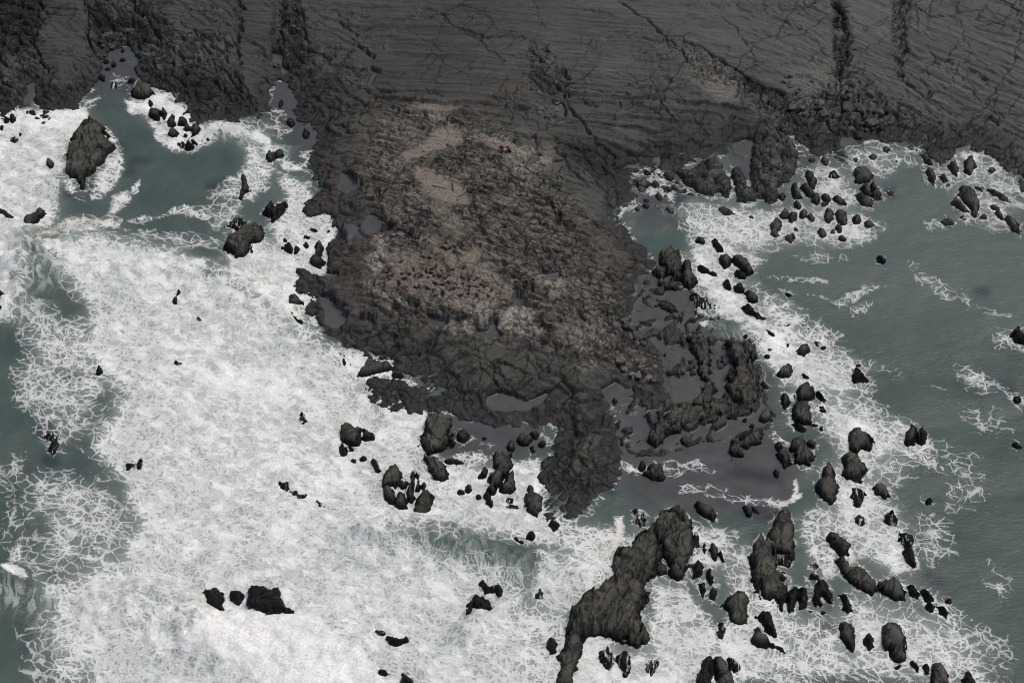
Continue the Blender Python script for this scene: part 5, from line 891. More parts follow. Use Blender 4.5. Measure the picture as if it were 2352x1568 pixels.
for s, f, v in SUDS:
    Ps = poly(s); cx, cy = Ps.mean(0)
    if cx > 1980 and cy < 1000: f, v = f + 9, v * .62      # old, thin trails of the open bay
    w = soft(Ps, f)
    foam = np.maximum(foam, w * v)
CALM = np.maximum.reduce([soft(poly(s), f) for s, f in (
    ('O 1420,880 1470,640 1560,650 1600,730 1690,770 1750,840 1785,930 1790,1000 1830,1050 1835,1130 1780,1185 1690,1190 1560,1165 1460,1170 1420,1110 1400,1040', 30), ('O 625,180 740,230 735,345 690,360 640,300 615,240', 14), ('O 225,100 310,100 340,190 300,225 220,215', 20), ('O 960,960 1250,960 1260,1040 1100,1050 1030,1050 990,1000', 26),
    ('P11 560,1030 650,1030 640,1080 560,1110', 8), ('P02 670,860 760,930 900,1080 840,1130 770,1020', 12), ('P02 280,1040 500,1000 500,1240 400,1200', 8), ('P01 2160,1100 2350,1180 2350,1568 2000,1568', 18), ('P10 2200,480 2360,460 2400,560 2340,690', 8), ('P02 1080,830 1220,830 1200,1020 1090,1020', 8))])
FOAMSHY = 1 - .80 * CALM
ring = np.clip(np.exp(-np.clip(-rock_ring, 0, 99) / 8.0), 0, 1) * .66 * FOAMSHY * np.clip(.45 + 1.2 * foam, .45, 1)
shore_ring = np.exp(-np.abs(np.clip(coast_r, -99, 20)) / 8.0) * .40 * FOAMSHY
foam = np.maximum(foam, np.maximum(ring, shore_ring))

# waves: crest line, half width (m), height (m)
WAVES = [('O 60,590 95,556 200,547 330,566 450,598 530,648 620,704 690,764 748,806', 4.5, .9), ('O 0,1312 30,1316 55,1325 72,1345', 2.6, 1.5), ('O 300,1362 370,1366 425,1388 460,1425 475,1455', 4.0, 1.5), ('O 880,1218 960,1210 1020,1233 1100,1260 1180,1280 1262,1290 1330,1310', 3.8, 1.5),
    ('O 500,289 550,294 600,315 626,335', 2.0, .8), ('O -40,505 50,527 63,560 42,600 45,690', 2.5, 1.2), ('P21 280,490 480,480 640,520 760,550', 3.5, .6), ('O 1560,470 1600,462 1640,475', 2.0, .5), ('P21 860,1180 900,1120 940,1100', 2, .8), ('O 220,1420 300,1400 340,1440', 5, .6), ('P12 380,650 520,700 600,800', 3, .5), ('O 1955,342 2010,330 2035,345', 2, .4)]
STEPW = 0.36
wxs = np.concatenate([-128 - outx[::-1], np.arange(-128, 128.01, STEPW), 128 + outx]); wys = np.concatenate([150 - outy[::-1], np.arange(150, 332, STEPW), 332 + outy])
WX, WY = np.meshgrid(wxs.astype(f32), wys.astype(f32))
wu, wv = to_plan(WX, WY, 0.0)
ju = wu + 12 * fbm(WX / 5, WY / 5, 201, 4); jv = wv + 9 * fbm(WX / 5, WY / 5, 202, 4)
fo = sample(foam, ju, jv)
fo = np.maximum(fo, sample(ring, wu, wv))
inside = (np.abs(WX) < 150) & (WY < 345)
fo = fo * inside
calm = sample(CALM, ju, jv)
wz = .16 * fbm(WX / 14, WY / 9, 210, 3) + .10 * fbm(WX / 3.2, WY / 2.4, 211, 3) * (1 - .7 * calm)
wz += fo * (1 - calm) * (.26 * fbm(WX / 2.2, WY / 1.8, 212, 3) + .50 * fbm(WX / 7, WY / 5, 213, 3))
wz += .30 * (1 - calm) * np.sin((WX * .35 - WY) * .38 + 2.2 * fbm(WX / 30, WY / 30, 214, 2)) * (.5 + .5 * perlin(WX / 40, WY / 40, 215))
face = np.zeros(WX.shape, f32)
for s, w, hh in WAVES:
    P = poly(s); gx, gy = to_ground(P[:, 0], P[:, 1]); Wp = np.stack([gx, gy], -1)
    k = (WX > gx.min() - 30) & (WX < gx.max() + 30) & (WY > gy.min() - 30) & (WY < gy.max() + 30)
    dd = sdf(WX[k] + .9 * fbm(WX[k] / 4, WY[k] / 4, 220, 3), WY[k] + .9 * fbm(WX[k] / 4, WY[k] / 4, 221, 3), Wp, False)
    # seaward (viewer) side of the crest is the long back, landward side the steep front
    ii = np.argmin((WX[k][:, None] - Wp[None, :, 0].astype(f32)) ** 2 + (WY[k][:, None] - Wp[None, :, 1].astype(f32)) ** 2, 1)
    front = WY[k] > Wp[ii, 1]
    ww = np.where(front, w * .55, w * 1.5)
    wz[k] += 1.5 * hh * np.exp(-(dd / ww) ** 2) * (1 + .25 * fbm(WX[k] / 2, WY[k] / 2, 222, 3))
    face[k] = np.maximum(face[k], np.where(front, 0, np.exp(-((dd - w * 1.3) / (w * .8)) ** 2)) * min(1, hh - .1))
SMOOTHG = np.maximum.reduce([soft(poly(s), f, v) for s, f, v in (('P20 740,1210 900,1160 1130,1120 1100,1150 950,1230 830,1250', 16, .55), ('P20 900,980 1050,1000 1220,1080 1330,1160 1400,1220 1300,1150 1080,1050 930,1020', 14, .4), ('P21 780,700 900,690 1000,760 900,860 800,780', 26, .22), ('P21 1110,680 1280,690 1230,780 1130,740', 20, .28), ('P21 1150,840 1280,880 1250,960 1160,930', 18, .3), ('P20 1170,1170 1320,1180 1380,1240 1200,1290', 8, .6), ('P21 850,980 930,930 900,1100', 9, .4), ('P20 240,1280 440,1290 400,1370 260,1370', 8, .0))])
fo = fo * (1 - sample(SMOOTHG, ju, jv))
SPRAY = poly('O 405,1478 440,1450 480,1436 540,1416 580,1402 640,1408 700,1412 740,1432 800,1480 850,1530 900,1568 930,1640 660,1640 600,1568 520,1520 470,1500')
sp = sample(soft(SPRAY, 14), wu + 10 * fbm(WX / 3, WY / 3, 230, 4), wv + 8 * fbm(WX / 3, WY / 3, 231, 4))
fo = np.maximum(fo, sp * .97)
wz += sp * (.5 + .5 * fbm(WX / 4, WY / 4, 232, 4) + .25 * fbm(WX / 1.5, WY / 1.5, 233, 2))
# sunken rocks seen as dark patches under the surface
SUNK = np.maximum.reduce([soft(poly('P%s %s' % (p, ' '.join('%f,%f' % q for q in blob(*v, 900 + i)))), 14, .9) for i, (p, v) in enumerate((('10', (480, 1045, 90, 40, 0)), ('20', (340, 20, 70, 50, 0)), ('20', (900, 90, 70, 40, 0)), ('20', (2060, 250, 90, 40, 30)), ('22', (255, 1190, 50, 60, 0)), ('22', (1750, 860, 60, 30, 30)), ('22', (1800, 910, 60, 25, 30)), ('12', (2240, 1100, 60, 40, 20)), ('12', (2060, 440, 60, 25, 10)), ('00', (960, 1120, 70, 30, 0)), ('00', (1480, 1280, 80, 30, 0)), ('00', (900, 1180, 50, 30, 0)), ('21', (1870, 255, 40, 25, 0)), ('22', (490, 130, 200, 60, 10)), ('22', (540, 400, 120, 50, 10)), ('22', (520, 560, 50, 50, 0)), ('12', (680, 960, 60, 60, 0)), ('02', (1440, 1330, 40, 30, 20)), ('00', (650, 1290, 40, 50, 0)), ('00', (490, 1320, 60, 25, 20)), ('22', (1600, 620, 50, 60, 20)), ('22', (1000, 1190, 60, 50, 0)), ('10', (330, 1400, 80, 60, 0)))) ])
me, _ = grid_mesh('sea', WX, WY, wz)
add_attr(me, 'sea_a', (fo, calm, np.clip(sample(SUNK, ju, jv), 0, 1), sp))
def blur(R, n):
    for ax in (0, 1):
        c = np.cumsum(np.pad(R.astype(np.float64), [(n + 1, n) if k == ax else (0, 0) for k in (0, 1)], mode='edge'), ax)
        R = (np.take(c, np.arange(2 * n + 1, c.shape[ax]), ax) - np.take(c, np.arange(0, c.shape[ax] - 2 * n - 1), ax)) / (2 * n + 1)
    return R.astype(f32)
milky = np.maximum(sstep(.25, 1.0, fo), np.clip(sample(blur(blur(foam, 9), 9), wu, wv) * 1.15, 0, 1) * (1 - calm))
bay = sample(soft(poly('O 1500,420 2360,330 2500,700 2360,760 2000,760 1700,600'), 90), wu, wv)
scum = sample(np.maximum.reduce([pf(s, f, v) for s, f, v in (('P10 250,40 340,0 440,0 470,20 420,90 300,110 260,90', 16, 1), ('P21 1800,640 1900,560 1960,440 1980,470 1930,600 1880,670', 14, .7), ('P21 490,10 530,20 560,90 500,70', 12, .6), ('P00 400,1500 600,1490 800,1500 780,1568 420,1568', 20, .45), ('P00 780,1340 870,1320 880,1400 830,1450', 12, .45), ('P22 850,690 930,700 900,740', 12, .7), ('P22 410,740 450,760 440,810', 10, .7), ('P11 560,1370 590,1360 580,1430', 8, .7))]), wu, wv)
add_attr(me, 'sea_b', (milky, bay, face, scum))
sea = bpy.data.objects.new('sea', me); col.objects.link(sea); tag(sea, kind='structure')

def sea_material():
    t = NT('sea_water')
    p = t.pos()
    fo, calm, sunk, sp = t.attr('sea_a')
    milky, bay, face, scum = t.attr('sea_b')
    p2 = t.vmul(p, (1, 1, 0))
    # drifting, torn coordinates
    w1 = t.node('ShaderNodeVectorMath', operation='SUBTRACT'); t.put(w1.inputs[0], t.noise(p2, .11, 3, .55, 0, 1)); w1.inputs[1].default_value = (.5, .5, .5)
    w2 = t.node('ShaderNodeVectorMath', operation='SUBTRACT'); t.put(w2.inputs[0], t.noise(p2, .55, 4, .6, 0, 1)); w2.inputs[1].default_value = (.5, .5, .5)
    w3 = t.node('ShaderNodeVectorMath', operation='SUBTRACT'); t.put(w3.inputs[0], t.noise(p2, 1.6, 3, .6, 0, 1)); w3.inputs[1].default_value = (.5, .5, .5)
    q = t.vadd(t.vadd(p2, t.vmul(w1.outputs[0], (6, 4, 0))), t.vmul(w2.outputs[0], (1.6, 1.4, 0)))
    q = t.vadd(q, t.vmul(w3.outputs[0], (.75, .75, 0)))
    q = t.vmul(t.rotz(q, .25), (.8, 1.0, 1))
    nA = t.noise(p2, .10, 4, .6); nS = t.noise(t.vmul(t.rotz(q, .55), (.22, .75, 1)), 1.0, 5, .62, .5)
    nB = t.add(t.mul(t.noise(q, .40, 5, .62, .3), .55), t.mul(nS, .45)); nC = t.noise(p2, 2.4, 5, .72)
    def ridge(off, scale, det):
        n = t.noise(t.vadd(q, off), scale, det, .55, .25)
        return t.mul(t.m_('ABSOLUTE', t.sub(n, .5)), 2.6)
    r1 = ridge((0, 0, 0), .22, 3); r2 = ridge((31, 17, 0), .55, 3); r3 = ridge((7, 53, 0), 1.3, 3)
    e2 = t.vor(t.vadd(q, (3.3, 7.1, 0)), .56); e3 = t.vor(t.vadd(q, (1.7, 2.9, 0)), 1.35)
    d = t.add(fo, t.add(t.mul(t.sub(nA, .5), .85), t.mul(t.sub(nB, .5), 1.75)))
    d = t.mul(d, t.ss(fo, .015, .15))
    d = t.add(d, t.mul(sp, .6))
    fuzz = t.mul(t.sub(nC, .5), .22)
    def lace(e, dmin, dmax, wmax, pw, soft=.09):
        w = t.m_('POWER', t.ss(d, dmin, dmax, 0, 1, False), pw)
        w = t.sub(t.mul(w, wmax + .12), .12)
        k = t.sub(t.add(e, fuzz), w)
        return t.ss(k, -.03, soft, 1, 0)
    def web(e, wmax, soft, dmin, dmax=1.15):
        w = t.mul(t.ss(d, dmin, dmax, 0, 1, False), wmax)
        return t.mul(t.ss(t.sub(t.add(e, t.mul(fuzz, .35)), w), -.01, soft, 1, 0), t.ss(d, dmin, dmin + .12))
    e1 = t.vor(t.vadd(q, (9.3, 4.1, 0)), .20)
    f = t.mx(t.mul(lace(r1, .28, 1.35, .30, 1.1), .9), t.mul(lace(r2, .34, 1.3, .40, 1.2), .9))
    f = t.mx(f, t.mul(lace(r3, .38, 1.25, .40, 1.3), .8))
    f = t.mx(f, t.mul(web(e1, .10, .035, .02), t.ss(nB, .35, .6, .15, .75)))
    calmweb = t.ss(fo, .45, .85, 1.0, .55)
    f = t.mx(f, t.mul(web(e2, .17, .07, .08), t.mul(calmweb, .9)))
    f = t.mx(f, t.mul(web(e3, .34, .14, .30), t.mul(calmweb, .85)))
    torn = t.ss(t.add(d, t.add(t.mul(t.sub(nB, .5), .6), t.mul(t.sub(nC, .5), .6))), .72, 1.12)
    f = t.mx(f, torn)
    f = t.mul(f, t.ss(fo, .01, .10))
    f = t.mul(f, t.ss(t.add(t.mul(nC, .6), t.mul(nB, .4)), .28, .52, .62, 1.0))
    thin = t.mul(t.ss(d, .10, .6), t.ss(nC, .40, .72, 0, .28))          # fine suds film
    f = t.mx(f, thin)
    strk = t.noise(t.vmul(t.rotz(q, -.2), (1.3, .22, 1)), 1.0, 4, .65, .3)
    f = t.mx(f, t.mul(t.ss(t.add(strk, t.mul(t.sub(nC, .5), .3)), .46, .60), t.mul(face, .85)))
    f = t.mul(f, t.sub(1.0, t.mul(bay, .22)))  # bay foam dulled: haze painted into its colour
    f = t.mul(f, t.ss(fo, .12, .62, .55, 1.0))                          # old suds are thin and grey
    deep = t.mix(t.ss(nA, .3, .7), (.046, .070, .063), (.064, .092, .083))
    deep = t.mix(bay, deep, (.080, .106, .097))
    deep = t.mix(t.mul(calm, .9), deep, t.mix(t.ss(nB, .3, .7), (.046, .047, .051), (.072, .071, .074)))
    deep = t.mix(t.mul(t.ss(t.add(t.mul(milky, .75), t.mul(d, .25)), .14, .90), .90), deep, (.44, .49, .45))
    deep = t.mix(t.mul(t.mul(sunk, t.sub(1.0, t.mul(f, .3))), .8), deep, (.020, .022, .032))
    deep = t.mix(t.mul(face, .35), deep, (.16, .24, .20))
    white = t.mix(t.ss(t.add(t.mul(nC, .5), t.add(t.mul(nB, .3), t.mul(nA, .2))), .36, .60), (.62, .64, .62), (.88, .885, .87))
    white = t.mix(t.mul(scum, .7), white, (.60, .50, .38))
    c = t.mix(f, deep, white)
    r = t.ss(f, 0, 1, .34, .85)
    rip = t.noise(t.vmul(p2, (.7, 1.2, 1)), 1.5, 5, .65)
    hgt = t.add(t.mul(rip, t.ss(calm, 0, 1, .22, .08)), t.add(t.mul(f, .16), t.mul(t.mul(nC, f), .12)))
    return t.out(c, r, t.bump(hgt, .8, 1.0), .28)
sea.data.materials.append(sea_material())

# ------------------------------------------------------------------ loose boulders (individual things)
def boulder_mesh(seed, mat):
    rnd = random.Random(seed)
    bm = bmesh.new()
    bmesh.ops.create_icosphere(bm, subdivisions=3, radius=1.0)
    planes = []
    for _ in range(13):
        n = Vector((rnd.gauss(0, 1), rnd.gauss(0, 1), rnd.gauss(0, .8))).normalized(); planes.append((n, rnd.uniform(.62, .95)))
    sx, sy, sz = rnd.uniform(.9, 1.25), rnd.uniform(.65, .95), rnd.uniform(.5, .75)
    for v in bm.verts:
        p = v.co.copy()
        for n, dist in planes:
            k = p.dot(n) - dist
            if k > 0: p -= n * k * .92
        p += v.co.normalized() * rnd.uniform(-.025, .025)
        v.co = Vector((p.x * sx, p.y * sy, p.z * sz))
    me = bpy.data.meshes.new('boulder'); bm.to_mesh(me); bm.free()
    me.polygons.foreach_set('use_smooth', np.zeros(len(me.polygons), bool))
    me.materials.append(mat)
    return me

def boulder_material(name, lo, hi):
    t = NT(name)
    p = t.pos()
    n = t.noise(p, 1.1, 6, .65)
    info = t.node('ShaderNodeObjectInfo').outputs['Random']
    c = t.mix(t.ss(t.add(t.mul(n, .6), t.mul(info, .4)), .3, .65), lo, hi)
    return t.out(c, .85, t.bump(t.noise(p, 4, 5, .65), .6, .1), .25)
M_BG = boulder_material('boulder_grey', (.045, .046, .043), (.105, .104, .094))
M_BD = boulder_material('boulder_dark', (.022, .023, .023), (.07, .069, .063))
M_BT = boulder_material('boulder_tan', (.06, .056, .048), (.15, .14, .125))
BM = {k: [boulder_mesh(40 + i + 10 * j, m) for i in range(5)] for j, (k, m) in enumerate((('g', M_BG), ('d', M_BD), ('t', M_BT)))}

def scatter(area, n, smin, smax, kind, label, group, seed):
    rnd = random.Random(seed)
    P = poly(area)
    got = 0
    for _ in range(n * 30):
        if got >= n: break
        u, v = rnd.uniform(P[:, 0].min(), P[:, 0].max()), rnd.uniform(P[:, 1].min(), P[:, 1].max())
        if sdf(np.array([u]), np.array([v]), P)[0] < 0: continue
        q = at(u, v)
        if q.z < .25: q.z = 0.0 if seed in (11, 12, 13) else -9
        if q.z < -1: continue
        s = smin + (smax - smin) * rnd.random() ** 2.2
        o = bpy.data.objects.new('boulder', BM[kind][rnd.randrange(5)])
        o.location = (q.x, q.y, q.z + s * .12); o.scale = (s, s, s)
        o.rotation_euler = (rnd.uniform(-.3, .3), rnd.uniform(-.3, .3), rnd.uniform(0, 6.28))
        col.objects.link(o); tag(o, label, 'boulder', group); got += 1

scatter('P02 1010,560 1240,560 1420,760 1400,900 1180,960 1010,840 960,700', 64, .35, 1.25, 'd', 'dark wave-rounded boulder in the boulder field above the right-hand bay', 'boulders above the right-hand bay', 1)
scatter('P02 700,480 1000,600 980,860 820,820 620,640', 34, .35, 1.1, 'g', 'grey boulder on the broken rock left of the boulder field', 'boulders on the broken rock by the right-hand bay', 2)
scatter('P02 1050,180 1130,200 1150,420 1070,540 1040,380', 22, .25, .75, 'd', 'boulder wedged in the dark vertical gully at upper right', 'boulders in the upper right gully', 3)
scatter('P00 1880,0 2050,0 2060,220 2100,420 2030,560 1900,480 1870,250', 40, .2, .6, 'd', 'stone in the wide rubble gully at upper left', 'stones in the wide rubble gully', 4)
scatter('P00 700,250 900,200 880,310 800,320 720,400 690,340', 22, .3, .8, 'd', 'dark boulder packed at the head of the narrow inlet', 'boulders at the head of the narrow inlet', 5)
scatter('P01 1240,420 1360,560 1480,680 1540,800 1400,880 1300,640', 26, .25, .8, 'g', 'stone on the rubble track right of centre', 'stones on the rubble track', 6)
scatter('P11 1920,620 2010,620 2140,770 2240,880 2140,900 1990,760', 40, .25, .8, 'g', 'stone on the gravel flat between islet and grey lagoon', 'stones on the gravel flat beside the lagoon', 7)
scatter('P11 1850,880 2050,880 2230,960 2200,1080 2050,1100 1900,980', 16, .3, .75, 't', 'pale rounded boulder at the lower right corner of the islet', 'pale boulders at the corner of the islet', 8)
scatter('P01 560,900 740,860 840,960 700,1050 520,1090', 22, .15, .4, 't', 'small pale stone on the fan of tan gravel', 'stones on the tan gravel fan', 9)
scatter('P12 -60,760 60,700 300,760 300,1200 60,1240 -120,1100', 26, .25, .9, 'd', 'dark stone on the grey flats between the lagoon skerries', 'stones on the grey lagoon flats', 11)
scatter('P01 2010,1230 2160,1180 2350,1220 2350,1480 2120,1560 2040,1420', 30, .3, 1.1, 'd', 'dark rock in the foam-veined shallows left of the right-hand bay', 'rocks in the shallows left of the right-hand bay', 13)
scatter('P11 2020,360 2160,330 2200,500 2180,640 2040,620', 26, .25, .8, 'd', 'dark stone on the grey gravel flat under the islet’s right shore', 'stones on the upper lagoon flat', 12)
for lab, (u, v), s, kind in (('big rounded boulder at the seaward end of the boulder field', (2000, 285), 1.3, 'g'), ('egg-shaped pale boulder low on the islet corner', (1424, 829), 1.0, 't')):
    q = at(u, v)
    o = bpy.data.objects.new('boulder', BM[kind][1]); o.location = (q.x, q.y, q.z + .3); o.scale = (s, s, s * 1.1); col.objects.link(o); tag(o, lab, 'boulder')

# ------------------------------------------------------------------ seals
def loft(bm, rings, mat_index=0):
    """rings: (centre, radius across, radius up, heading vector)"""
    prev = None; first = None; n = 10
    for c, rw, rh, hd in rings:
        c = Vector(c); hd = Vector(hd).normalized(); side = hd.cross(Vector((0, 0, 1))).normalized(); up = side.cross(hd)
        ring = [bm.verts.new(c + side * math.cos(2 * math.pi * k / n) * rw + up * math.sin(2 * math.pi * k / n) * rh) for k in range(n)]
        if prev:
            for k in range(n): bm.faces.new((prev[k], prev[(k + 1) % n], ring[(k + 1) % n], ring[k]))
        else: first = ring
        prev = ring
    bm.faces.new(first[::-1]); bm.faces.new(prev)

def seal_mesh(bend, mat):
    bm = bmesh.new()
    prof = [(-.78, .05, .04, .06), (-.62, .11, .09, .09), (-.38, .18, .15, .14), (-.1, .25, .21, .20), (.18, .27, .24, .23), (.40, .22, .21, .24), (.56, .15, .15, .28), (.68, .12, .12, .32), (.78, .115, .11, .33), (.87, .08, .07, .31), (.94, .045, .04, .29)]
    loft(bm, [((x, bend * (x + .2) ** 2 - bend * .1, z), rw, rh, (1, 2 * bend * (x + .2), 0)) for x, rw, rh, z in prof])
    for sgn in (-1, 1):          # fore and hind flippers, grown from the body
        y0 = bend * .09
        loft(bm, [((.22, y0 + sgn * .20, .10), .10, .05, (-.2, sgn, -.1)), ((.14, y0 + sgn * .36, .05), .09, .03, (-.5, sgn, 0)), ((.04, y0 + sgn * .47, .03), .04, .02, (-.6, sgn, 0))])
        yb = bend * .25
        loft(bm, [((-.74, yb + sgn * .02, .05), .04, .03, (-1, sgn * .3, 0)), ((-.90, yb + sgn * .10, .04), .07, .02, (-1, sgn * .4, 0)), ((-1.02, yb + sgn * .15, .03), .05, .015, (-1, sgn * .3, 0))])
    me = bpy.data.meshes.new('seal'); bm.to_mesh(me); bm.free()
    me.polygons.foreach_set('use_smooth', np.ones(len(me.polygons), bool)); me.materials.append(mat)
    return me
M_SEAL = flat_mat('seal_fur', (.014, .013, .016), .6, .4, 3)
SEALS = [seal_mesh(b, M_SEAL) for b in (0, .22, -.25)]
SEAL_AT = (('dark seal lying on the bare tan sand at the top of the colony', 'P11 725,108 750,142 720,150 780,135 790,165 828,145 815,180 700,138 845,268'),
           ('dark seal resting on the pale left rim of the islet', 'P11 230,380 300,385 330,360 400,380 440,350 350,465 405,455 350,330 420,320 290,355 470,320 410,240'),
           ('dark seal among the pale stones in the middle of the colony', 'P11 545,230 570,205 610,210 665,190 560,258 655,265 630,290 585,300 620,312 690,300 740,275 770,290 640,335 735,332 600,345 555,330 510,330 680,335 720,348 500,290'),
           ('dark seal on the pink-stained rock at the seaward side of the colony', 'P11 640,385 662,397 695,395 740,380 790,392 840,385 835,345 880,350 915,365 932,352 885,405 930,410 960,395 985,410 880,430 950,437 935,465 875,460 825,467 780,420 750,432 705,442 640,432 600,420 650,470 540,410 515,418 1040,430 1010,470'))
rnd = random.Random(77)
for label, s in SEAL_AT:
    for u, v in poly(s):
        q = at(u, v)
        o = bpy.data.objects.new('seal', SEALS[rnd.randrange(3)])
        k = rnd.uniform(.45, .75)
        o.location = (q.x, q.y, q.z + .08); o.scale = (k, k * 1.25, k * 1.2); o.rotation_euler = (0, 0, rnd.gauss(-.45, .5) + (math.pi if rnd.random() < .4 else 0))
        col.objects.link(o); tag(o, label, 'seal', 'dark seals hauled out on the islet')

# ------------------------------------------------------------------ driftwood
def skin_mesh(name, pts, edges, radii, mat, sub=2, root=0):
    me = bpy.data.meshes.new(name + '_cage'); me.from_pydata(pts, edges, []); me.update()
    o = bpy.data.objects.new(name + '_cage', me); col.objects.link(o)
    o.modifiers.new('skin', 'SKIN'); s = o.modifiers.new('sub', 'SUBSURF'); s.levels = s.render_levels = sub
    sv = me.skin_vertices[0].data
    for i, r in enumerate(radii): sv[i].radius = (r, r) if not isinstance(r, tuple) else r
    sv[root].use_root = True
    dg = bpy.context.evaluated_depsgraph_get()
    out = bpy.data.meshes.new_from_object(o.evaluated_get(dg)); out.name = name
    bpy.data.objects.remove(o); bpy.data.meshes.remove(me)
    out.polygons.foreach_set('use_smooth', np.ones(len(out.polygons), bool))
    out.materials.clear(); out.materials.append(mat)
    return out

def log(label, a, b, r, mat, knots):
    A, B = at(*a), at(*b)
    A.z += r; B.z += r
    n = 7; rr = random.Random(label); pts = []; rad = []
    for i in range(n):
        k = i / (n - 1); p = A.lerp(B, k)
        pts.append(p - A + Vector((rr.uniform(-1, 1), rr.uniform(-1, 1), 0)) * r * .9); rad.append(r * (1.1 - .6 * k))
    edges = [(i, i + 1) for i in range(n - 1)]
    for i in range(knots):
        j = rr.randrange(1, n - 1); pts.append(pts[j] + Vector((rr.uniform(-1, 1), rr.uniform(-1, 1), rr.uniform(.2, .8))).normalized() * r * 4); rad.append(r * .3); edges.append((j, len(pts) - 1))
    o = bpy.data.objects.new('driftwood_log', skin_mesh('driftwood_log', [tuple(p) for p in pts], edges, rad, mat, 1)); o.location = A
    col.objects.link(o); tag(o, label, 'driftwood', 'driftwood on the tan sand')
M_WOOD = flat_mat('bleached_wood', (.20, .145, .11), .85, .4, 2); M_WDARK = flat_mat('dark_wood', (.06, .042, .04), .85, .4, 2)
S = .6125
log('longest driftwood log, orange-brown, slanting across the sand', (1711 * S, 755 * S), (1757 * S, 700 * S), .24, M_WOOD, 2)
log('thin dark driftwood pole lying left of the longest log', (1619 * S, 697 * S), (1676 * S, 710 * S), .10, M_WDARK, 1)
log('short bleached driftwood stick at the low end of the sand', (1611 * S, 774 * S), (1622 * S, 797 * S), .09, M_WOOD, 0)
log('dark driftwood branch on top of the gravel fan, above the longest log', (1694 * S, 692 * S), (1702 * S, 722 * S), .16, M_WDARK, 4)

# ------------------------------------------------------------------ people
M_SKIN = flat_mat('skin', (.36, .22, .16), .6, .1); M_HAIR = flat_mat('dark_hair', (.02, .016, .014), .7, .3); M_BLACK = flat_mat('black_cloth', (.010, .010, .014), .8, .3)
M_RED = flat_mat('red_cloth', (.30, .016, .022), .75, .2); M_WHITE = flat_mat('pale_cloth', (.75, .78, .74), .8, .1); M_GREY = flat_mat('grey_cloth', (.07, .072, .078), .8, .2); M_RUST = flat_mat('rust_cloth', (.16, .055, .05), .8, .25); M_NAVY = flat_mat('navy_cloth', (.012, .014, .026), .8, .3); M_SHOE = flat_mat('shoe', (.02, .018, .016), .7, .3); M_BAG = flat_mat('bag_cloth', (.009, .009, .011), .7, .3)

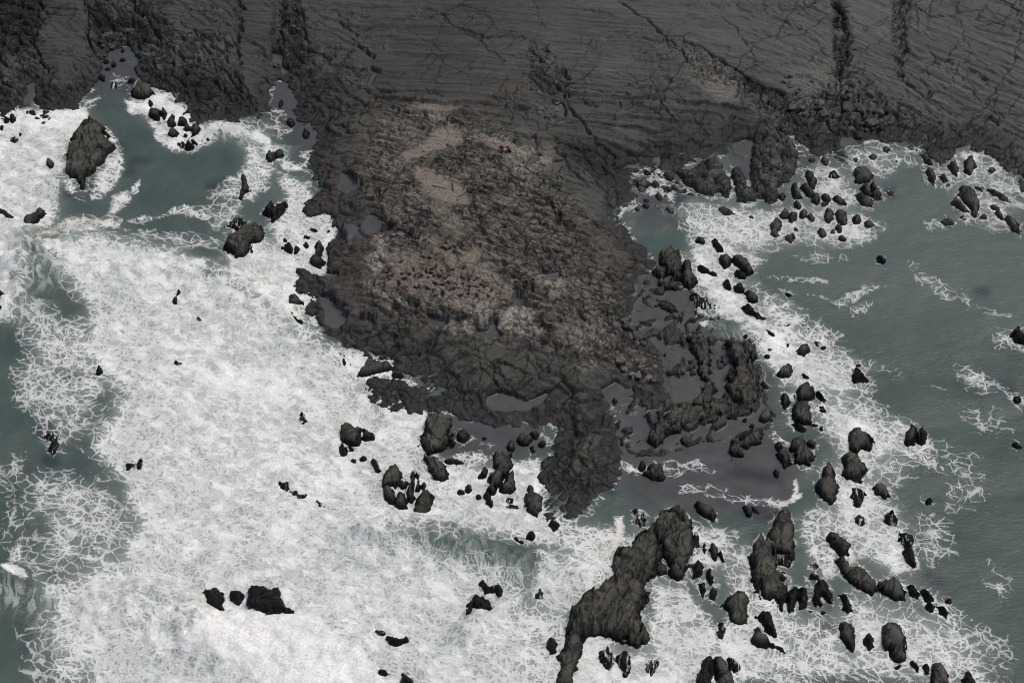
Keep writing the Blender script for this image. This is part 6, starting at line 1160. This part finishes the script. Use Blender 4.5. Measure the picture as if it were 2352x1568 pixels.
def person(label, foot, facing, top, bottom, hair, h=1.74, arm_l=(.10, .02), arm_r=(.10, .02), stride=.10, bare_calf=False):
    q = at(*foot)
    root = bpy.data.objects.new('person', None); root.empty_display_size = .3; root.location = q; root.rotation_euler = (0, 0, facing); root.scale = (h / 1.74,) * 3
    col.objects.link(root); tag(root, label, 'person', 'group of people on the pale ledges')
    def child(name, me):
        o = bpy.data.objects.new(name, me); o.parent = root; col.objects.link(o); return o
    # joints: x = right, y = forward
    pelvis, waist, chest, neck, head, crown = (0, 0, .93), (0, 0, 1.08), (0, .01, 1.30), (0, 0, 1.47), (0, .02, 1.58), (0, .015, 1.66)
    legs, arms = {}, {}
    for s in (-1, 1):
        f = stride * s
        legs[s] = [(s * .10, 0, .90), (s * .115, f * .6 + .02, .50), (s * .12, f, .09), (s * .135, f + .16, .035)]
        out, fwd = arm_r if s > 0 else arm_l
        sh = (s * .19, 0, 1.40); el = (s * (.23 + out), -.03 + fwd * .3, 1.13); wr = (s * (.22 + out * .6), .05 + fwd, .90 + max(0, fwd) * .5)
        arms[s] = (sh, el, wr)
    pts = [pelvis, waist, chest, neck, head, crown, (0, .115, 1.565)]; rad = [(.15, .11), (.135, .10), (.165, .11), .055, (.078, .095), .07, .022]; edges = [(0, 1), (1, 2), (2, 3), (3, 4), (4, 5), (4, 6)]
    for s in (-1, 1):
        pts += [(s * .085, 0, 1.57)]; rad += [.018]; edges.append((4, len(pts) - 1))          # ears
        i = len(pts); pts += legs[s]; rad += [.085, .058, .038, .032]; edges += [(0, i), (i, i + 1), (i + 1, i + 2), (i + 2, i + 3)]
        i = len(pts); sh, el, wr = arms[s]
        hand = Vector(wr) + (Vector(wr) - Vector(el)).normalized() * .07
        pts += [sh, el, wr, tuple(hand)]; rad += [.055, .042, .028, (.038, .018)]; edges += [(2, i), (i, i + 1), (i + 1, i + 2), (i + 2, i + 3)]
        dr = (Vector(wr) - Vector(el)).normalized()
        for k, ln in enumerate((.075, .085, .08, .06)):                                       # four fingers, slightly curled
            b0 = hand + Vector((0, (k - 1.5) * .019, 0)) + dr * .02; b1 = b0 + dr * ln * .55; b2 = b1 + dr * ln * .4 + Vector((-s * .018, 0, 0))
            j = len(pts); pts += [tuple(b0), tuple(b1), tuple(b2)]; rad += [.009, .0085, .007]; edges += [(i + 3, j), (j, j + 1), (j + 1, j + 2)]
        t0 = Vector(wr) + dr * .03 + Vector((0, .03, 0)); t1 = t0 + dr * .05 + Vector((-s * .01, .025, 0)); j = len(pts); pts += [tuple(t0), tuple(t1)]; rad += [.010, .008]; edges += [(i + 2, j), (j, j + 1)]
    child('body', skin_mesh('body', pts, edges, rad, M_SKIN, 1))
    p = [waist, chest, (0, 0, 1.44), (0, 0, .90)]; r = [(.165, .125), (.195, .14), .085, (.17, .13)]; e = [(3, 0), (0, 1), (1, 2)]
    for s in (-1, 1):
        i = len(p); sh, el, wr = arms[s]; cuff = Vector(el).lerp(Vector(wr), .88); p += [sh, el, tuple(cuff)]; r += [.075, .06, .05]; e += [(1, i), (i, i + 1), (i + 1, i + 2)]
    child('jacket', skin_mesh('jacket', p, e, r, top, 1))
    p = [(0, 0, .97), (0, 0, .92)]; r = [(.16, .12), (.165, .125)]; e = [(0, 1)]
    for s in (-1, 1):
        i = len(p); L = legs[s]; end = tuple(Vector(L[1]).lerp(Vector(L[2]), .15 if bare_calf else .9)); p += [L[0], L[1], end]; r += [.10, .072, .06]; e += [(1, i), (i, i + 1), (i + 1, i + 2)]
    child('trousers', skin_mesh('trousers', p, e, r, bottom, 1))
    child('hair', skin_mesh('hair', [(0, -.02, 1.60), (0, -.01, 1.685), (0, .05, 1.69)], [(0, 1), (1, 2)], [(.085, .09), (.08, .07), .05], hair, 2))
    for s in (-1, 1):
        L = legs[s]; child('shoe', skin_mesh('shoe', [(L[2][0], L[2][1] - .04, .05), (L[2][0], L[2][1] + .08, .05), (L[3][0], L[3][1] + .02, .035)], [(0, 1), (1, 2)], [.05, .05, .038], M_SHOE, 1))
    return root
person('person in black with one hand on the hip, at the left of the group', (1150.3, 349.0), 2.6, M_BLACK, M_BLACK, M_HAIR, 1.82, arm_l=(.22, .06), bare_calf=True)
person('person in a rust red top standing second from left in the group', (1154.6, 348.0), -.5, M_RUST, M_GREY, M_HAIR, 1.66)
person('person in a pale top and dark trousers, nearest the camera', (1161.0, 354.2), .3, M_WHITE, M_NAVY, M_GREY, 1.76, arm_r=(.2, .25), arm_l=(.16, .2))
person('person in dark grey half hidden behind the one in a pale top', (1165.6, 349.2), 3.0, M_GREY, M_GREY, M_HAIR, 1.72)
person('person in a bright red jacket holding a black bag at the right', (1168.4, 350.6), -2.7, M_RED, M_BLACK, M_HAIR, 1.78, arm_l=(.16, .12), arm_r=(.2, .16))
# the bag
q = at(1172.0, 350.0)
bm = bmesh.new()
loft(bm, [((0, 0, .02), .20, .13, (0, .001, 1)), ((0, 0, .18), .25, .17, (0, .001, 1)), ((0, 0, .45), .24, .16, (0, .001, 1)), ((0, 0, .66), .18, .12, (0, .001, 1)), ((0, 0, .76), .07, .06, (0, .001, 1))])
me = bpy.data.meshes.new('bag'); bm.to_mesh(me); bm.free(); me.materials.append(M_BAG)
me.polygons.foreach_set('use_smooth', np.ones(len(me.polygons), bool))
bag = bpy.data.objects.new('bag', me); bag.location = q; col.objects.link(bag); tag(bag, 'bulging black bag beside the person in red', 'bag')
st = bpy.data.objects.new('strap', skin_mesh('strap', [(-.06, 0, .72), (-.1, 0, .88), (0, 0, .95), (.1, 0, .88), (.06, 0, .72)], [(0, 1), (1, 2), (2, 3), (3, 4)], [.02] * 5, M_BAG, 1)); st.parent = bag; col.objects.link(st)
